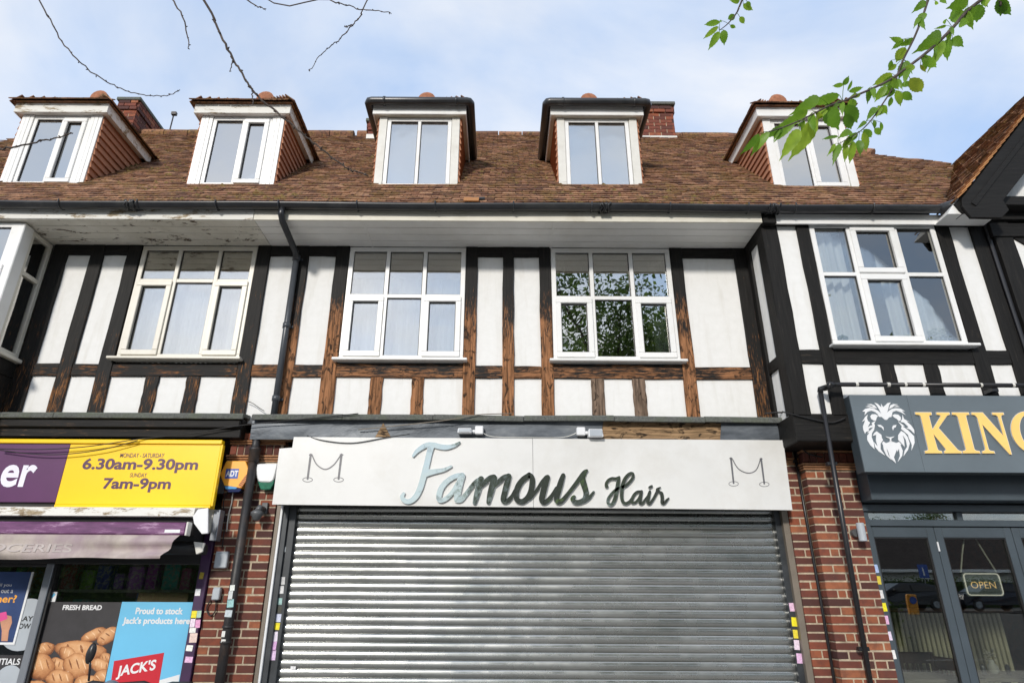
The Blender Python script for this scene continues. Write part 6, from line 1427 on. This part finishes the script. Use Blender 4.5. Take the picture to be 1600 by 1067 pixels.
# white bungalow
hb_ = empty('bungalow', (36, -50, 1.0), 'white bungalow with dark tiled roof behind the hedge', 'house')
B('wall', plain('render_white', (.72, .72, .70, 1), .85, .05, 3), hb_, 24, 50, -54, -47, .9, 3.7, .02)
MB().prismx([(-55, 3.6), (-46.3, 3.6), (-50.6, 6.9)], 23.4, 50.6).build('roof', plain('roof_dark', (.06, .045, .04, 1), .9, .3, 3), hb_)
B('fascia_board', M['white'], hb_, 23.4, 50.6, -46.29, -46.2, 3.5, 3.72, .005)
for x in (27, 33, 37.5, 43):
    wq = B('window', M['white'], hb_, x, x+1.8, -46.99, -46.93, 1.9, 3.1, .01)
    for i in range(3):
        for j in range(2): B('pane', M['black'], wq, x+.1+i*.57, x+.55+i*.57, -46.92, -46.9, 2.0+j*.55, 2.45+j*.55, 0)
# parked cars
def car(lb, loc, rz, paint):
    c = empty('parked_car', (0, 0, 0), lb, 'car', 'cars parked across the road')
    gl = M['cglass']
    side = [(-2.0, .35), (-2.05, .62), (-1.95, .88), (-1.15, .98), (-.35, 1.42), (.75, 1.45), (1.55, 1.25), (1.95, .92), (2.02, .6), (1.98, .35)]
    k = MB(); n = len(side)
    def inset(z): return 0.0 if z < .95 else (z-.95)*.42
    for sgn in (-1, 1):
        for x, z in side: k.v.append(Vector((x, sgn*(.86-inset(z)), z)))
    for i in range(n-1): k.face((i, i+1, n+i+1, n+i))
    k.face(tuple(range(n))); k.face(tuple(range(2*n-1, n-1, -1))); k.face((0, n, 2*n-1, n-1))
    k.build('body', paint, c, bevel=.03, smooth=False)
    for sgn in (-1, 1):
        for pts in ([(-.95, 1.0), (-.32, 1.34), (.15, 1.37), (.15, 1.0)], [(.22, 1.0), (.22, 1.37), (.75, 1.37), (1.4, 1.18), (1.5, 1.0)]):
            g_ = MB(); 
            for x, z in pts: g_.v.append(Vector((x, sgn*(.868-inset(z)), z)))
            g_.face(range(4) if len(pts) == 4 else range(5)); g_.build('side_window', gl, c, fixn=False)
        for x in (-1.3, 1.3):
            w_ = MB().lathe((x, sgn*.80, .32), [(.10, -.09), (.31, -.085), (.32, -.06), (.32, .06), (.31, .085), (.10, .09)], 20, 'Y').build('wheel', M['black'], c, smooth=False)
            MB().lathe((x, sgn*.895, .32), [(.19, -.004), (.17, .006)], 16, 'Y').build('rim', M['alu'], w_)
        B('headlight', M['white'], c, -2.0, -1.85, sgn*.5-.16, sgn*.5+.16, .66, .80, .03); B('tail_light', M['poster_red'], c, 1.9, 2.0, sgn*.6-.12, sgn*.6+.12, .75, .95, .02); B('wing_mirror', M['black'], c, -.85, -.70, sgn*.95-.08, sgn*.95+.08, .98, 1.12, .03)
    g_ = MB(); g_.add([(-1.12, -.80, 1.0), (-1.12, .80, 1.0), (-.40, .66, 1.405), (-.40, -.66, 1.405)], [(0, 1, 2, 3)])
    for v in g_.v: v.x -= .015; v.z += .012
    g_.build('windscreen', gl, c, fixn=False)
    c.location = loc; c.rotation_euler = (0, 0, rz); return c
M['cglass'] = plain('car_glass', (.02, .022, .025, 1), .05, .1); cp = plain('car_paint_charcoal', (.045, .05, .06, 1), .22, .05, metal=.4); cp2 = plain('car_paint_dark_blue', (.03, .035, .05, 1), .22, .05, metal=.4)
car('charcoal hatchback parked across the road', (22.6, -31.5, .95), R(4), cp); car('dark blue hatchback parked behind the charcoal one', (27.8, -31.8, .96), R(2), cp2)
kb = empty('keep_left_bollard', (20.3, -27, .88), 'orange bollard with round blue arrow sign in the road', 'bollard')
B('body', plain('bollard_orange', (.75, .30, .02, 1), .5, .1, 5), kb, 20.1, 20.55, -27.1, -26.85, .8, 1.78, .05); MB().lathe((20.32, -26.84, 1.5), [(.17, -.004), (.17, .01)], 20, 'Y').build('disc', M['blue'], kb)
sp = empty('road_sign', (29.5, -40, .98), 'blue square road sign on a post before the bungalow', 'sign')
B('plate', M['blue'], sp, 29.1, 29.9, -40.0, -39.95, 2.9, 3.8, .01); MB().tube([(29.5, -40.03, .95), (29.5, -40.03, 3.7)], .04, 8).build('post', M['alu'], sp); B('white_bar', M['white'], sp, 29.44, 29.56, -39.949, -39.94, 3.05, 3.6, 0)
# ================================================================== scooter in front of the left shop
SX, SZ = W(142, 1020, -1.3); sY = -1.3
sc_ = empty('motor_scooter', (SX+.2, sY, .12), 'motor scooter with black mirror in front of the bread poster', 'scooter')
blk = M['blackpaint']; sgrey = plain('scooter_grey_blue', (.16, .20, .25, 1), .35, .1)
MB().tube([(SX+.03, sY, 1.02), (SX+.01, sY+.01, SZ-.09), (SX+.004, sY, SZ-.05)], .008, 8).build('mirror_stalk', blk, sc_, smooth=True)
k = MB().lathe((0, 0, 0), [(.004, -.02), (.032, -.016), (.042, 0), (.038, .012), (.02, .02), (.004, .022)], 18, 'Y')
for v in k.v: v.z *= 1.75; v.x *= .85; a = v.x; v.x = a*math.cos(.25)+v.z*math.sin(.10); v.x += SX; v.y += sY; v.z += SZ
k.build('mirror', blk, sc_, smooth=True)
MB().tube([(SX-.06, sY+.02, .97), (SX+.06, sY, 1.01), (SX+.25, sY-.05, 1.0), (SX+.44, sY, 1.01), (SX+.56, sY+.02, .97)], .016, 8).build('handlebar', blk, sc_, smooth=True)
MB().lathe((SX+.22, sY-.04, .88), [(.03, 0), (.07, .03), (.08, .09), (.06, .13), (.02, .15)], 18).build('headset', sgrey, sc_, smooth=True)
MB().prism([(SX+.05, .95), (SX+.45, .95), (SX+.42, .55), (SX+.35, .32), (SX+.15, .32), (SX+.08, .55)], sY-.03, sY+.03).build('leg_shield', sgrey, sc_, bevel=.02)
MB().tube([(SX+.25, sY-.06, .9), (SX+.25, sY-.22, .35)], .03, 10).build('fork', blk, sc_, smooth=True)
for yy in (-.25, 1.0): MB().lathe((SX+.25, sY+yy, .34), [(.08, -.045), (.2, -.04), (.22, 0), (.2, .04), (.08, .045)], 24, 'X').build('wheel', M['black'], sc_, smooth=True)
B('footboard', blk, sc_, SX+.1, SX+.4, sY+.03, sY+.5, .36, .42, .02); B('seat', M['black'], sc_, SX+.12, SX+.38, sY+.5, sY+1.1, .80, .90, .04); B('rear_body', sgrey, sc_, SX+.1, SX+.4, sY+.5, sY+1.15, .42, .80, .06)
